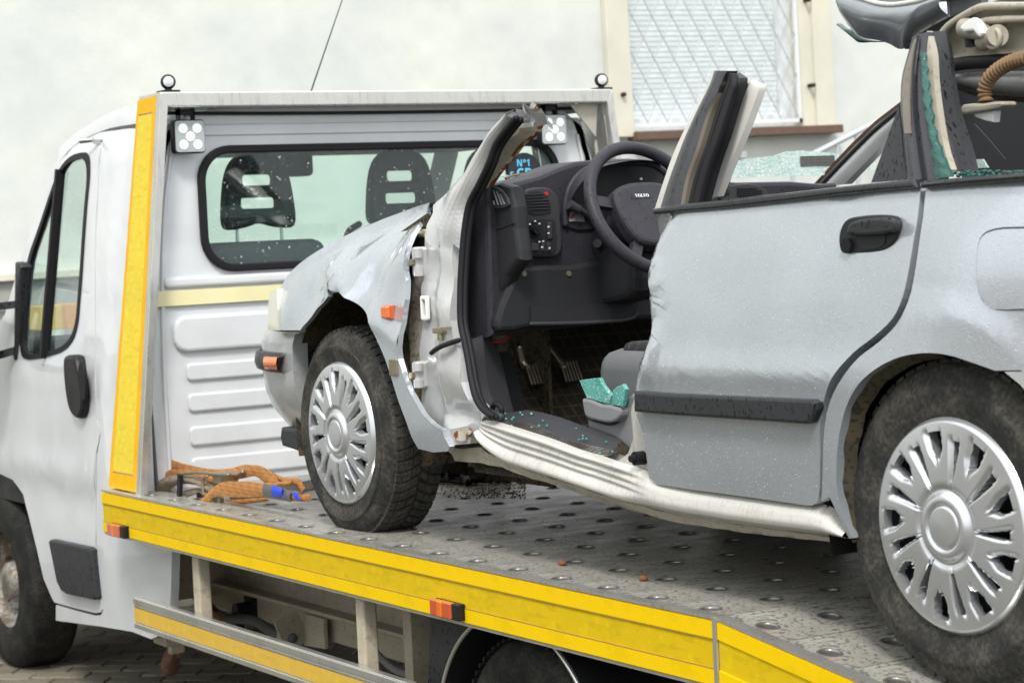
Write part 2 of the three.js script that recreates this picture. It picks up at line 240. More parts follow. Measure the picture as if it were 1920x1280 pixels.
// ---------- building behind the truck ----------
{
  const X = -6, bd = thing('white_building', 'white rendered building with a barred window behind the tow truck', 'building', [X, -GH, -4.9]);
  bd.rotation.x = .014;
  const wz0 = -5.60, wz1 = -4.20, wy0 = 1.46, wy1 = 3.3, lz0 = -.35, lz1 = 1.25;
  const wall = ext([[-16, -GH], [9, -GH], [9, 7], [-16, 7]], .3, { axis: 'x', at: X - .3, holes: [[[wz0 - .1, wy0], [wz0 - .1, wy1], [wz1, wy1], [wz1, wy0]], [[lz0, -.1], [lz0, .62], [lz1, .62], [lz1, -.1]]] });
  part(bd, 'wall', [wall, box(X - .6, X - .32, -GH, 7, -16, 9)], M.plaster);
  part(bd, 'plinth', [ext([[-16, -GH], [9, -GH], [9, .78], [lz1, .78], [-16, .78]], .03, { axis: 'x', at: X + .001, holes: [[[lz0, -.1], [lz0, .62], [lz1, .62], [lz1, -.1]]] })], M.plinth);
  part(bd, 'plinth_ledge', box(X, X + .07, .78, .815, -16, 9), M.cream);
  for (const [z0, z1] of [[-4.205, -4.03], [-5.86, -5.70]]) part(bd, 'window_surround', box(X + .001, X + .06, wy0 - .03, 3.4, z0, z1, .008), M.cream);
  const win = part(bd, 'window', [box(X - .14, X - .06, wy0 + .01, wy0 + .09, wz0, wz1), box(X - .14, X - .06, wy1 - .08, wy1, wz0, wz1), box(X - .14, X - .06, wy0 + .09, wy1 - .08, wz1 - .07, wz1), box(X - .14, X - .06, wy0 + .09, wy1 - .08, wz0, wz0 + .09)], M.winWhite);
  part(win, 'pane', box(X - .115, X - .111, wy0 + .09, wy1 - .08, wz0 + .09, wz1 - .07), mat([.97, .98, .98], .03, { transmission: 1, thickness: 0 }));
  const sl = []; for (let y = wy0 + .1; y < wy1 - .08; y += .034) { const g = box(-.003, .003, -.0168, .0168, wz0 + .09, wz1 - .07); g.rotateZ(.16); g.translate(X - .135, y, 0); sl.push(g); }
  part(win, 'blind', [...sl, box(X - .17, X - .155, wy0 + .05, wy1, wz0, wz1)], M.blind, { kind: 'stuff' });
  part(bd, 'window_reveal', box(X - .2, X + .03, wy0, wy1, wz0 - .1, wz0 - .002), M.cream);
  part(bd, 'window_sill', [box(X - .2, X + .12, wy0 - .055, wy0 - .0, -5.87, -4.19, .006)], M.sill);
  const gr = part(bd, 'window_grille', [box(X + .0, X + .02, wy0 + .03, wy0 + .055, wz0, wz1), box(X, X + .02, wy0 + .03, wy1, wz0, wz0 + .025), box(X, X + .02, wy0 + .03, wy1, wz1 - .025, wz1)], M.winWhite);
  const dw = .155, dh = .273, y0 = wy0 + .055, y1 = wy1 - .03, z0 = wz0 + .02, z1 = wz1 - .02;
  for (const sg of [-1, 1]) for (let k = -30; k < 40; k++) { // diamond lattice: rods clipped to the frame
    const sl2 = sg * dh / dw; const q = []; const zc = z0 + k * dw; // y - y0 = sl2 * (z - zc)
    for (const z of [z0, z1]) { const y = y0 + sl2 * (z - zc); if (y >= y0 && y <= y1) q.push(V(X + .012 + sg * .004, y, z)); }
    for (const y of [y0, y1]) { const z = zc + (y - y0) / sl2; if (z > z0 && z < z1) q.push(V(X + .012 + sg * .004, y, z)); }
    if (q.length >= 2 && q[0].distanceTo(q[1]) > .05) part(gr, 'grille_rod', cyl(q[0], q[1], .0045, .0045, 6), M.grille);
  }
  for (const [z, y] of [[-5.66, 1.73], [-5.66, 2.3], [-4.12, 1.7]]) part(bd, 'wall_bolt', cyl(V(X, y, z), V(X + .09, y, z), .014, .014, 8), M.rust);
  part(bd, 'wall_box', box(X, X + .06, 1.26, 1.31, -5.09, -5.04, .006), M.galv);
  const lw = part(bd, 'lower_window', [box(X - .14, X - .06, -.1, -.02, lz0, lz1), box(X - .14, X - .06, .54, .62, lz0, lz1), box(X - .14, X - .06, -.02, .54, lz0, lz0 + .08), box(X - .14, X - .06, -.02, .54, lz1 - .08, lz1), box(X - .14, X - .06, -.02, .54, .4, .48)], M.winWhite);
  part(lw, 'pane', box(X - .12, X - .112, -.02, .54, lz0 + .08, lz1 - .08), mat([.05, .06, .06], .05, { clearcoat: 1 }));
  // handrail of a stair in front of the wall
  const hr = thing('stair_handrail', 'pale grey tubular stair handrail sloping up along the white building', 'handrail', [-5.5, -GH, -6]);
  const a = onX(1480, 312, -5.5), b = onX(1760, 170, -5.5);
  part(hr, 'rail', tube([a, a.clone().lerp(b, .5), b], .02, 12, 8), M.galv); part(hr, 'lower_rail', tube([a.clone().add(V(0, -.45, 0)), b.clone().add(V(0, -.45, 0))], .012, 6, 6), M.galv);
  for (const t of [.02, .31, .44, .72, .98]) { const p = a.clone().lerp(b, t); part(hr, 'baluster', cyl(V(p.x, -GH, p.z), p, .014, .014, 8), M.galv); }
}

// ---------- house across the yard, mirrored in the paint and the cab window ----------
{
  const hs = thing('house', 'cream rendered house with a red tiled roof across the yard', 'house', [-20, -GH, 19]), g0 = -GH;
  part(hs, 'wall', [box(-42, -2, g0, g0 + 4.6, 18, 26), ext([[18, g0 + 4.6], [26, g0 + 4.6], [22, g0 + 7.2]], 39.8, { axis: 'x', at: -41.9 })], mat([.52, .46, .36], .9, { map: T.plaster }));
  for (const s of [-1, 1]) part(hs, 'roof', [bar(V(-22, g0 + 4.4, 22 + 4.5 * s), V(-22, g0 + 7.35, 22), 41, .14, V(0, 1, 0))], mat([.20, .15, .12], .85, { map: T.grime }));
  for (let k = 0; k < 9; k++) { const x = -40 + k * 4.3, w = part(hs, 'window', [box(x, x + 1.4, g0 + 1.2, g0 + 2.8, 17.93, 18.0), box(x - .1, x + 1.5, g0 + 1.1, g0 + 1.2, 17.85, 18.0)], M.winWhite); part(w, 'pane', box(x + .08, x + 1.32, g0 + 1.28, g0 + 2.72, 17.9, 17.928), mat([.04, .05, .055], .06)); }
}
// ---------- tow truck ----------
RectAreaLightUniformsLib.init();
const truck = thing('tow_truck', 'white flatbed tow truck with yellow side rails carrying the wrecked silver car', 'tow truck', [-1, -GH, 0]);
const SLOPE = .14, KINK = 1.95, wetList = [];
const deckY = (x) => x > KINK ? -(x - KINK) * SLOPE : 0;
function tyreGeo(R, w, rimR, cx, cy, cz, { blocks = 0, sgn = 1, flat = .012 } = {}) { // cz: outer sidewall plane; tyre goes inwards
  const r = .035, p = [[rimR - .012, -.018], [rimR + .002, -.006], [rimR + .018, -.001], [lerp(rimR, R, .5), .004], [R - .045, -.001], [R - .02, -.012], [R - .006, -.028], [R, -.046], [R + .001, -w / 2], [R, -w + .046], [R - .006, -w + .028], [R - .02, -w + .012], [R - .045, -w + .002], [lerp(rimR, R, .5), -w], [rimR - .012, -w + .018]];
  const c = new THREE.CatmullRomCurve3(p.map(([a, b]) => V(a, b, 0)), false, 'centripetal').getPoints(56).map((q) => [q.x, q.y]);
  const g = latheZ(c, 0, 0, 0, 96, 1); const at = g.attributes.position;
  for (let i = 0; i < at.count; i++) { const y = at.getY(i), lim = -R + flat; if (y < lim) at.setY(i, lim + (y - lim) * .1); }
  g.computeVertexNormals(); if (sgn < 0) { g.scale(1, 1, -1); flip(g); } g.translate(cx, cy, cz); return g;
}
// --- cab shell ---
const scProf = curve1([[-.7, .985], [-.55, 1.0], [-.1, 1.005], [.3, 1.0], [.5, .985], [.8, .95], [1.1, .905], [1.22, .878], [1.32, .82]]);
const Sc = (x, y) => scProf(y) - .10 * Math.pow(Math.max(0, -(x + 2.9)), 2);
const doorPx = [[192, 247], [188, 278], [182, 361], [178, 429], [177, 520], [177, 574], [178, 643], [178.5, 712], [180, 787], [185, 803], [186, 815], [183, 832], [179.5, 849], [178, 930], [178, 980], [180, 1040], [185, 1090], [189, 1127], [190, 1142], [187, 1148], [178, 1149], [140, 1140], [101, 1129], [96, 1120], [81, 1085], [68, 1028], [54, 972], [40, 927], [21, 899], [0, 889], [-45, 890], [-70, 760], [-62, 660], [-15, 625], [8, 590], [30, 515], [56, 432], [80, 358], [98, 310], [112, 292], [130, 274], [150, 261], [170, 252]];
const winPx = [[158, 288], [131, 296], [111, 320], [99, 350], [75, 422], [52, 492], [44, 560], [40, 620], [40, 655], [46, 669], [76, 669], [89, 666], [114, 658], [130, 645], [140, 627], [146, 602], [149, 570], [153, 521], [157, 460], [163, 380], [167.5, 330], [167, 302], [163, 291]];
const doorO = pxS(doorPx, Sc), winO = smoothPoly(pxS(winPx, Sc), 3);
const swage = (x, y) => -.012 * sst(.0, .02, .02 - Math.abs(y + .02 - .06 * (x + 2.6)) * .5) + .006 * sst(.18, .3, y) * sst(.42, .3, y);
const door = part(truck, 'cab_door', sheet(doorO, Sc, { holes: [winO], max: .08, rim: .03, disp: (x, y) => .01 * Math.exp(-Math.pow((y - .02) / .05, 2)) - .006 * Math.exp(-Math.pow((y + .1) / .06, 2)) + .004 * Math.exp(-Math.pow((y - .36) / .03, 2)) }), M.van);
{ // window seal, glass, divider, handle, moulding, mirror
  const cx = winO.reduce((a, p) => a + p[0], 0) / winO.length, cy = winO.reduce((a, p) => a + p[1], 0) / winO.length;
  const inn = winO.map(([x, y]) => [x + (cx - x) * .085, y + (cy - y) * .045]), up = (d) => (x, y) => Sc(x, y) + d;
  part(door, 'window_seal', sheet(winO.map(([x, y]) => [x - (cx - x) * .02, y - (cy - y) * .012]), up(.004), { holes: [inn], max: .1, rim: .016 }), M.rubber);
  part(door, 'window_glass', sheet(inn, up(-.006), { max: .12, rim: 0 }), M.glassSide);
  const d0 = onS(113, 318, Sc), d1 = onS(84, 672, Sc); part(door, 'window_divider', [bar(d0.clone().setZ(Sc(d0.x, d0.y) + .002), d1.clone().setZ(Sc(d1.x, d1.y) + .004), .022, .036, V(0, 0, 1))], M.rubber);
  part(door, 'door_handle', ext(smoothPoly(pxS([[135, 685], [138, 668], [148, 664], [158, 668], [162, 692], [167, 722], [167, 765], [160, 783], [150, 780], [141, 765], [136, 735]], Sc), 3), .05, { bevel: .014, at: Sc(-2, .3) - .018 , holes: []}), M.black);
  part(door, 'handle_grip', ext(smoothPoly(pxS([[142, 690], [148, 678], [153, 690], [156, 730], [153, 752], [146, 740]], (x, y) => 1.04), 3), .01, { bevel: .003, at: Sc(-2, .3) + .024 }), M.rubber);
  const mo = pxS([[102, 1014], [105, 1010], [176, 1025], [181, 1030], [190, 1118], [188, 1123], [136, 1112], [126, 1105], [118, 1090]], Sc);
  part(door, 'side_moulding', ext(mo, .034, { bevel: .008, at: Sc(-2.3, -.35) - .006 }), M.plast);
}
{ // rear quarter beside the door, skirt below the deck, front wing
  const shut = pxS([[194, 247], [190, 278], [184, 361], [180, 429], [179, 520], [179.5, 574], [180, 643], [180.5, 712], [182, 787], [188, 815], [182, 849], [180.5, 930], [180, 980], [182, 1040], [187, 1090], [191, 1127], [193, 1145], [188, 1153], [176, 1154], [104, 1134], [104, 1160]], Sc);
  const q = [...shut, ...pxS([[104, 1163], [187, 1174], [247, 1184], [283, 1198], [300, 1190], [318, 1140], [320, 1100], [322, 1032]], Sc), [-1.50, -.15], [-1.50, 1.27]];
  part(truck, 'cab_rear_quarter', sheet(q, Sc, { max: .09, rim: .03, disp: (x, y) => -.014 * sst(-1.88, -1.84, x) * sst(-1.62, -1.66, x) * sst(-.1, .05, y) - .02 * sst(-.17, -.2, y) * sst(-.4, -.36, y) * sst(-1.9, -1.8, x) * 0 }), M.van);
  const wing = [[-3.9, .2], [-3.0, .36], [-2.92, .2], [-2.86, -.02]]; const arch = []; for (let k = 0; k <= 14; k++) { const t = (8 + 164 * k / 14) * Math.PI / 180; arch.push([-3.23 + .47 * Math.cos(t), -.5 + .5 * Math.sin(t)]); }
  part(truck, 'front_wing', sheet([[-4.0, .12], [-3.05, .42], [-3.02, .1], [-3.0, -.01], ...arch.slice(6), [-3.85, -.5], [-4.05, -.3]], Sc, { max: .12, rim: .04 }), M.van);
  const lip = []; for (let k = 0; k <= 24; k++) { const t = (-14 + 180 * k / 24) * Math.PI / 180; lip.push(V(-3.23 + .475 * Math.cos(t) * 1.32 * (Math.cos(t) > 0 ? 1 : .8), -.48 + .49 * Math.sin(t), 1.0)); }
  // dark inside of the shell, wheel housing, far side and front
  part(truck, 'wheel_housing', [box(-3.75, -2.66, -.16, .0, .55, .97), box(-2.62, -2.55, -.6, .0, .5, .96)], M.black);
  const far = q.map(([x, y]) => [x, y]); const fS = (x, y) => -Sc(x, y);
  part(truck, 'cab_far_side', sheet([[-4.0, .12], [-3.05, .42], [-2.2, .40], [-1.50, .40], [-1.5, -.15], [-1.31, -.16], [-1.34, -.56], [-2.66, -.6], [-2.72, -.1], [-3.23, .02], [-3.7, -.1], [-3.85, -.5], [-4.05, -.3]], fS, { max: .15, rim: .03, dir: 1 }), M.van);
  part(truck, 'cab_far_pillar', sheet([[-1.5, .4], [-1.95, .4], [-1.86, 1.22], [-1.5, 1.27]], fS, { max: .15, rim: .03, dir: 1 }), M.van);
  part(truck, 'bonnet', grid(16, 10, (u, v) => { const z = lerp(.9, -.9, u), x = lerp(-3.05, -3.95, v); return V(x, lerp(.50, .1, v) - .12 * Math.pow(Math.abs(u - .5) * 2, 3) * (1 - v * .3) + .05 * Math.sin(v * Math.PI), z); }), M.van);
  part(truck, 'front_bumper', [box(-4.1, -3.9, -.66, -.28, -.95, .95, .06), box(-4.05, -3.93, -.3, .13, -.9, .9, .04)], M.plast);
}
{ // roof, windscreen, A-pillars
  const gp = [[249, 237], [228, 238], [206, 242], [186, 249], [151, 266], [131, 281], [112, 304]].map(([a, b]) => onS(a, b, Sc)); gp[0].x = -1.5;
  const ap = [[112, 304], [98, 336], [72, 404], [40, 500], [10, 590], [-25, 668]].map(([a, b]) => onS(a, b, Sc));
  const roofC = new THREE.CatmullRomCurve3(gp), crown = (x) => 1.352 + .05 * sst(-1.5, -2.0, x) - .32 * Math.pow(Math.max(0, -(x + 2.05)), 1.6);
  part(truck, 'cab_roof', grid(24, 14, (u, v) => { const g = roofC.getPointAt(v), a = lerp(0, Math.PI, u), ze = g.z * Math.sign(Math.cos(a)) * Math.pow(Math.abs(Math.cos(a)), .55), cy = crown(g.x - .12 * v * Math.sin(a)); return V(g.x - .14 * v * Math.sin(a), g.y + .004 + (cy - g.y) * Math.pow(Math.sin(a), .5), ze); }), M.van);
  const apC = new THREE.CatmullRomCurve3(ap);
  const pill = (s) => grid(6, 16, (u, v) => { const g = apC.getPointAt(v); const n = lerp(0, 1, u); return V(g.x - .055 * Math.sin(n * 1.5), g.y + .045 * n, (g.z - .075 * Math.pow(n, 1.3)) * s); });
  part(truck, 'windscreen_pillar', pill(1), M.van); part(truck, 'windscreen_pillar', pill(-1), M.van);
  part(truck, 'windscreen', grid(16, 10, (u, v) => { const g = apC.getPointAt(v), z = lerp(1, -1, u); return V(g.x - .06 - .36 * (1 - z * z) * lerp(.45, 1, v), g.y + .05 + .08 * (1 - z * z) * (1 - v), z * (g.z - .075)); }), M.glassVan);
}
{ // cab rear wall with window
  const X = -1.5, hole = rrect(-.728, .738, .762, 1.173, .11, 8);
  const o = [[-.955, -.15], [.955, -.15], [.965, .3], [.945, .75], [.90, 1.1], [.865, 1.235], [.78, 1.30], [.6, 1.33], [.3, 1.345], [0, 1.348], [-.3, 1.345], [-.6, 1.33], [-.78, 1.30], [-.865, 1.235], [-.90, 1.1], [-.945, .75], [-.965, .3]];
  const rw = part(truck, 'cab_rear_wall', ext(o, .03, { axis: 'x', at: X - .03, holes: [hole] }), M.van);
  part(rw, 'window_seal', ext(rrect(-.745, .755, .745, 1.19, .125, 8), .026, { axis: 'x', at: X - .004, holes: [rrect(-.718, .728, .772, 1.163, .1, 8)], bevel: .006 }), M.rubber);
  const rwg = part(rw, 'rear_window', ext(rrect(-.724, .734, .766, 1.169, .105, 8), .004, { axis: 'x', at: X - .006 }), M.glassVan);
  wetList.push([rwg, 420, .0010, .0032, 1]);
  for (const [y0, y1] of [[.372, .432], [.263, .325], [.143, .21], [.03, .10]]) part(rw, 'pressed_panel', ext(rrect(-.83, .835, y0, y1, .018), .014, { axis: 'x', at: X - .001, bevel: .007 }), M.van);
  part(rw, 'pressed_bulge', [ext(rrect(-.88, .88, .475, .60, .05), .02, { axis: 'x', at: X - .001, bevel: .012, seg: 3 }), ext(rrect(-.90, .905, .70, .735, .016), .016, { axis: 'x', at: X - .001, bevel: .01, seg: 3 }), ext(rrect(-.82, .82, 1.225, 1.265, .015), .008, { axis: 'x', at: X - .001, bevel: .005, seg: 3 })], M.van);
  for (const s of [-1, 1]) part(rw, 'corner_seam', tube([V(X + .004, -.1, .915 * s), V(X + .004, .5, .915 * s), V(X + .004, .95, .885 * s), V(X + .004, 1.2, .84 * s)], .008, 14, 6), M.van);
  part(truck, 'reflective_band', box(X + .002, X + .014, .637, .69, -.93, .945), M.paleY);
  // sticker on the glass
  const cv = document.createElement('canvas'); cv.width = cv.height = 256; const c = cv.getContext('2d'); c.fillStyle = '#22262c'; c.fillRect(0, 0, 256, 256); c.fillStyle = '#5cc8f4'; c.textAlign = 'center'; c.font = 'bold 62px sans-serif'; c.fillText('N°1', 122, 88); c.font = 'bold 96px sans-serif'; c.fillText('CB', 124, 170); c.font = 'bold 66px sans-serif'; c.fillText('S', 30, 168); c.fillText('H', 222, 160); c.fillStyle = '#3a8fb8'; c.fillRect(60, 184, 136, 10);
  const st = new THREE.CanvasTexture(cv); st.colorSpace = THREE.SRGBColorSpace; const dg = new THREE.CircleGeometry(.075, 36); dg.rotateY(Math.PI / 2); const sp = onX(984, 322, X + .004); dg.translate(X + .0035, sp.y - .002, sp.z);
  part(rw, 'round_sticker', dg, mat([1, 1, 1], .5, { map: st }), { keepUV: true });
}
{ // inside of the cab: floor, headliner, seats, dashboard, steering wheel
  part(truck, 'cab_floor', [box(-3.0, -1.52, -.2, -.12, -.93, .93)], M.vanIn);
  part(truck, 'headliner', box(-2.36, -1.56, 1.185, 1.2, -.78, .78, .006), M.vanIn);
  part(truck, 'dashboard', [box(-3.25, -2.72, .0, .5, -.9, .9, .08)], M.seatTeal);
  part(truck, 'sun_visor', [box(-2.32, -2.16, 1.19, 1.24, .05, .75, .02), box(-2.32, -2.16, 1.19, 1.24, -.75, -.05, .02), box(-2.3, -2.22, 1.1, 1.2, -.06, .06, .02)], M.seatTeal);
  const dr = (z0, z1) => { // seat with open head restraint
    const t = part(truck, 'cab_seat', [box(-1.86, -1.70, .2, .85, z0, z1, .05), box(-2.35, -1.75, .15, .32, z0, z1, .06)], M.seatTeal);
    const zc = (z0 + z1) / 2, w = .135; const o = smoothPoly([[zc - w, .9], [zc - w * 1.03, 1.0], [zc - w * .8, 1.13], [zc - w * .4, 1.175], [zc + w * .4, 1.175], [zc + w * .8, 1.13], [zc + w * 1.03, 1.0], [zc + w, .9], [zc + w * .5, .9], [zc, .915], [zc - w * .5, .9]], 4);
    part(t, 'head_restraint', ext(o, .07, { axis: 'x', at: -1.83, bevel: .018, seg: 3, holes: [rrect(zc - .075, zc + .075, .97, 1.01, .012), rrect(zc - .065, zc + .065, 1.055, 1.095, .015)] }), M.seatTeal);
    for (const s of [-1, 1]) part(t, 'restraint_rod', cyl(V(-1.79, .8, zc + s * .09), V(-1.79, .93, zc + s * .09), .007, .007, 8), M.chrome);
  };
  const a = onX(480, 360, -1.8), b = onX(748, 340, -1.8); dr(a.z - .24, a.z + .24); dr(b.z - .22, b.z + .22); dr(-.85, -.42);
  const tz = .42, g = new THREE.TorusGeometry(.2, .016, 10, 40); g.rotateY(Math.PI / 2); g.rotateZ(.5); g.translate(-2.55, .66, tz); part(truck, 'cab_steering_wheel', [g, cyl(V(-2.55, .66, tz), V(-2.85, .42, tz), .03), bar(V(-2.55, .66, tz - .19), V(-2.55, .66, tz + .19), .04, .02)], M.seatTeal);
  const gm = onX(665, 425, -2.3); part(truck, 'grab_handle', tube([V(-2.3, gm.y - .09, gm.z + .05), V(-2.3, gm.y - .02, gm.z + .03), V(-2.3, gm.y + .01, gm.z - .02)], .014, 12, 8), M.black);
}
{ // wing mirror
  const p = (x, y, z) => onZ(x, y, z);
  const m = part(truck, 'wing_mirror', [ext(pxZ([[40, 675], [42, 490], [50, 492], [54, 500], [46, 600], [42, 672]], .97), .05, { at: .955, bevel: .012 }), bar(p(-10, 575, 1.06), p(34, 570, .98), .05, .03), bar(p(-10, 668, 1.06), p(34, 655, .98), .05, .03)], M.plast);
  const a = onZ(-38, 600, 1.15); part(m, 'mirror_housing', [box(a.x - .16, a.x - .02, a.y - .20, a.y + .17, 1.06, 1.26, .05)], M.plast);
  part(m, 'mirror_glass', [box(a.x - .018, a.x - .012, a.y - .17, a.y + .14, 1.08, 1.24, .02)], M.chrome);
}
// --- truck wheels ---
for (const s of [1, -1]) {
  const cx = -3.235, cy = -GH + .357, cz = .985 * s; const ty = part(truck, 'front_wheel', tyreGeo(.365, .225, .205, cx, cy, cz, { sgn: s }), M.tyreD);
  part(ty, 'steel_rim', [latheZ([[.02, -.05], [.05, -.03], [.055, -.07], [.12, -.095], [.165, -.05], [.185, -.06], [.19, -.03], [.205, -.012]], cx, cy, cz, 48, s), ...Array.from({ length: 10 }, (_, k) => { const t = k / 10 * 6.283; return cyl(V(cx + .15 * Math.cos(t), cy + .15 * Math.sin(t), cz - .078 * s), V(cx + .15 * Math.cos(t), cy + .15 * Math.sin(t), cz - .058 * s), .017, .017, 10); })], M.rimDirty);
  part(ty, 'hub_cover', latheZ([[0, -.01], [.05, -.014], [.075, -.03], [.08, -.06]], cx, cy, cz, 32, s), M.rimDirty);
  for (const w of [.07, .112, .155]) part(ty, 'tread_groove', latheZ([[.366, -w - .006], [.3665, -w], [.366, -w + .006]], cx, cy, cz, 64, s), M.rubber);
}
for (const s of [1, -1]) {
  const cx = 1.03, cy = -GH + .342, cz = 1.03 * s; const ty = part(truck, 'rear_wheel', tyreGeo(.35, .22, .205, cx, cy, cz, { sgn: s }), M.tyreD);
  part(ty, 'steel_rim', latheZ([[0, -.02], [.06, -.02], [.08, -.09], [.17, -.10], [.19, -.03], [.205, -.012]], cx, cy, cz, 40, s), M.rimDirty);
  const n = 72, sd = []; for (let k = 0; k < n; k++) { const t = k / n * 6.283; const g = box(-.006, .006, -.004, .003, -.03, 0); g.rotateZ(.4); g.translate(0, .348, -.012); g.rotateZ(t); g.translate(cx, cy, cz); if (s > 0) sd.push(g); } if (sd.length) part(ty, 'shoulder_blocks', sd, M.tyreD, { kind: 'stuff' });
  const arc = (r, a0 = 4, a1 = 172) => Array.from({ length: 33 }, (_, k) => { const t = (a0 + (a1 - a0) * k / 32) * Math.PI / 180; return [cx + r * Math.cos(t), cy + r * Math.sin(t)]; });
  const outl = [...arc(.418), ...arc(.404).reverse()]; const mg = part(truck, 'mudguard', ext(outl, .28, { at: s > 0 ? .78 : -1.06 }), M.black);
  part(mg, 'mudguard_lip', tube(arc(.41).map(([x, y]) => V(x, y, 1.062 * s)), .006, 48, 6), M.alu);
  if (s > 0) part(mg, 'mudguard_panel', [ext([...arc(.418, 92, 172), [cx - .55, cy + .1], [cx - .5, -.145], [cx, -.145]], .012, { at: 1.0 })], M.plast);
}
// --- headboard frame ---
{
  const X0 = -1.60, X1 = -1.40, X2 = -1.37, zT = .928, zB = 1.083, yT = 1.318, yTop = 1.37;
  const zAt = (y) => lerp(zB, zT, y / yTop);
  const hb = part(truck, 'headboard_frame', [box(X0 + .03, X2, yT, yTop, -zT, zT, .006),
    ...[1, -1].map((s) => ext([[zAt(0) * s, .0], [(zAt(0) - .032) * s, .0], [(zAt(yT) - .032) * s, yT - .001], [zAt(yTop) * s, yTop - .0005], [zAt(yT) * s, yT - .001]].slice(0, 5), .04, { axis: 'x', at: X1 + .03 - .04 + .0015, bevel: .003 }))], M.alu);
  for (const s of [1, -1]) {
    const P = (u, y, d) => V(lerp(X1 - .002, lerp(X0 - .06, X0 + .03, y / yTop), u), y, (zAt(y) + d) * s);
    const quad = (u0, u1, y0, y1, d, th) => { const c = [P(u0, y0, d), P(u1, y0, d), P(u1, y1, d), P(u0, y1, d)].map((v) => v.clone()), i = c.map((v) => V(v.x, v.y, v.z - th * s)); const pos = []; const q = (a, b, e, f) => { for (const v of [a, b, e, a, e, f]) pos.push(v.x, v.y, v.z); }; q(c[0], c[1], c[2], c[3]); q(i[3], i[2], i[1], i[0]); for (let k = 0; k < 4; k++) q(c[k], i[k], i[(k + 1) % 4], c[(k + 1) % 4]); const g = new THREE.BufferGeometry(); g.setAttribute('position', new THREE.Float32BufferAttribute(pos, 3)); g.computeVertexNormals(); return g; };
    part(hb, 'cheek_plate', quad(0, 1, .012, 1.362, -.004, .03), M.alu);
    part(hb, 'yellow_sheeting', quad(.13, .87, .07, 1.30, .002, .0055), M.cheekY);
    part(hb, 'reflective_tape', [quad(0, .125, .012, 1.362, .001, .0045), quad(.875, 1, .012, 1.355, .001, .0045), quad(.13, .87, .012, .065, .001, .0045), quad(.13, .87, 1.305, 1.358, .001, .0045)], M.tapeO);
  }
  part(hb, 'corner_gusset', [ext([[-.885, 1.315], [-.76, 1.315], [-.872, 1.19]], .006, { axis: 'x', at: -1.42 }), cyl(V(-1.44, 1.18, -.885), V(-1.44, .4, -.965), .008, .008, 8)], M.aluDull);
  part(hb, 'cable', tube([V(-1.48, 1.305, .88), V(-1.48, 1.3, .5), V(-1.48, 1.298, 0), V(-1.48, 1.3, -.5), V(-1.48, 1.305, -.86)], .007, 30, 6), M.black);
  for (const [px, py] of [[316, 168], [1129, 165]]) { // small round marker lamps on the beam
    const p = onX(px, py, -1.40); const l = part(truck, 'marker_lamp', [box(-1.435, -1.375, yTop, yTop + .007, p.z - .033, p.z + .033, .003), cyl(V(-1.405, yTop + .005, p.z), V(-1.405, yTop + .02, p.z), .012), latheZ([[0, -.022], [.018, -.02], [.026, -.006], [.026, .006], [.019, .018]], 0, 0, 0, 24).rotateY(1.25).translate(-1.403, yTop + .036, p.z)], M.black);
    part(l, 'lamp_lens', latheZ([[.0, .024], [.01, .0225], [.018, .017]], 0, 0, 0, 20).rotateY(1.25).translate(-1.403, yTop + .036, p.z), M.winWhite);
  }
  for (const [px, py] of [[353, 256], [1036, 243]]) { // lit work lamps
    const p = onX(px, py, -1.44), w = .058; const l = part(truck, 'work_lamp', [ext(rrect(p.z - w, p.z + w, p.y - w, p.y + w, .012), .035, { axis: 'x', at: -1.465, bevel: .004 }), box(-1.475, -1.445, p.y + .05, yT, p.z - .03, p.z - .024), box(-1.475, -1.445, p.y + .05, yT, p.z + .024, p.z + .03), box(-1.475, -1.445, p.y + .075, p.y + .095, p.z - .03, p.z + .03)], M.black);
    part(l, 'lamp_lens', ext(rrect(p.z - w + .004, p.z + w - .004, p.y - w + .004, p.y + w - .004, .01), .006, { axis: 'x', at: -1.431, bevel: .002 }), mat([.40, .44, .44], .25, { emissive: new THREE.Color(.9, 1, 1), emissiveIntensity: .04 }));
    part(l, 'lens_ribs', Array.from({ length: 15 }, (_, k) => box(-1.4255, -1.4235, p.y - .05, p.y + .05, p.z - .05 + k * .1 / 14 - .0007, p.z - .05 + k * .1 / 14 + .0007)), mat([.34, .38, .38], .3), { kind: 'stuff' });
    for (const [dz, dy] of [[-.026, .028], [.026, .028], [0, 0], [-.026, -.028], [.026, -.028]]) part(l, 'led', cyl(V(-1.4245, p.y + dy, p.z + dz), V(-1.4225, p.y + dy, p.z + dz), .0165, .0165, 16), M.lamp);
    const ra = new THREE.RectAreaLight(0xf2fdff, 2.2, .1, .1); ra.position.set(-1.415, p.y + GH, p.z); ra.lookAt(0, p.y + GH - .2, p.z); scene.add(ra);
  }
  const b0 = onX(575, 166, -1.9), b1 = onX(648, -20, -2.1); part(truck, 'aerial', cyl(V(b0.x, 1.37, b0.z), b1, .0032, .002, 6), M.black);
  const h0 = onS(188, 262, Sc); part(truck, 'door_stop_fitting', [cyl(h0.clone().add(V(0, 0, -.01)), h0.clone().add(V(0, 0, .03)), .02, .014), cyl(h0.clone().add(V(0, 0, .028)), h0.clone().add(V(-.05, 0, .06)), .008, .01)], M.chrome);
}
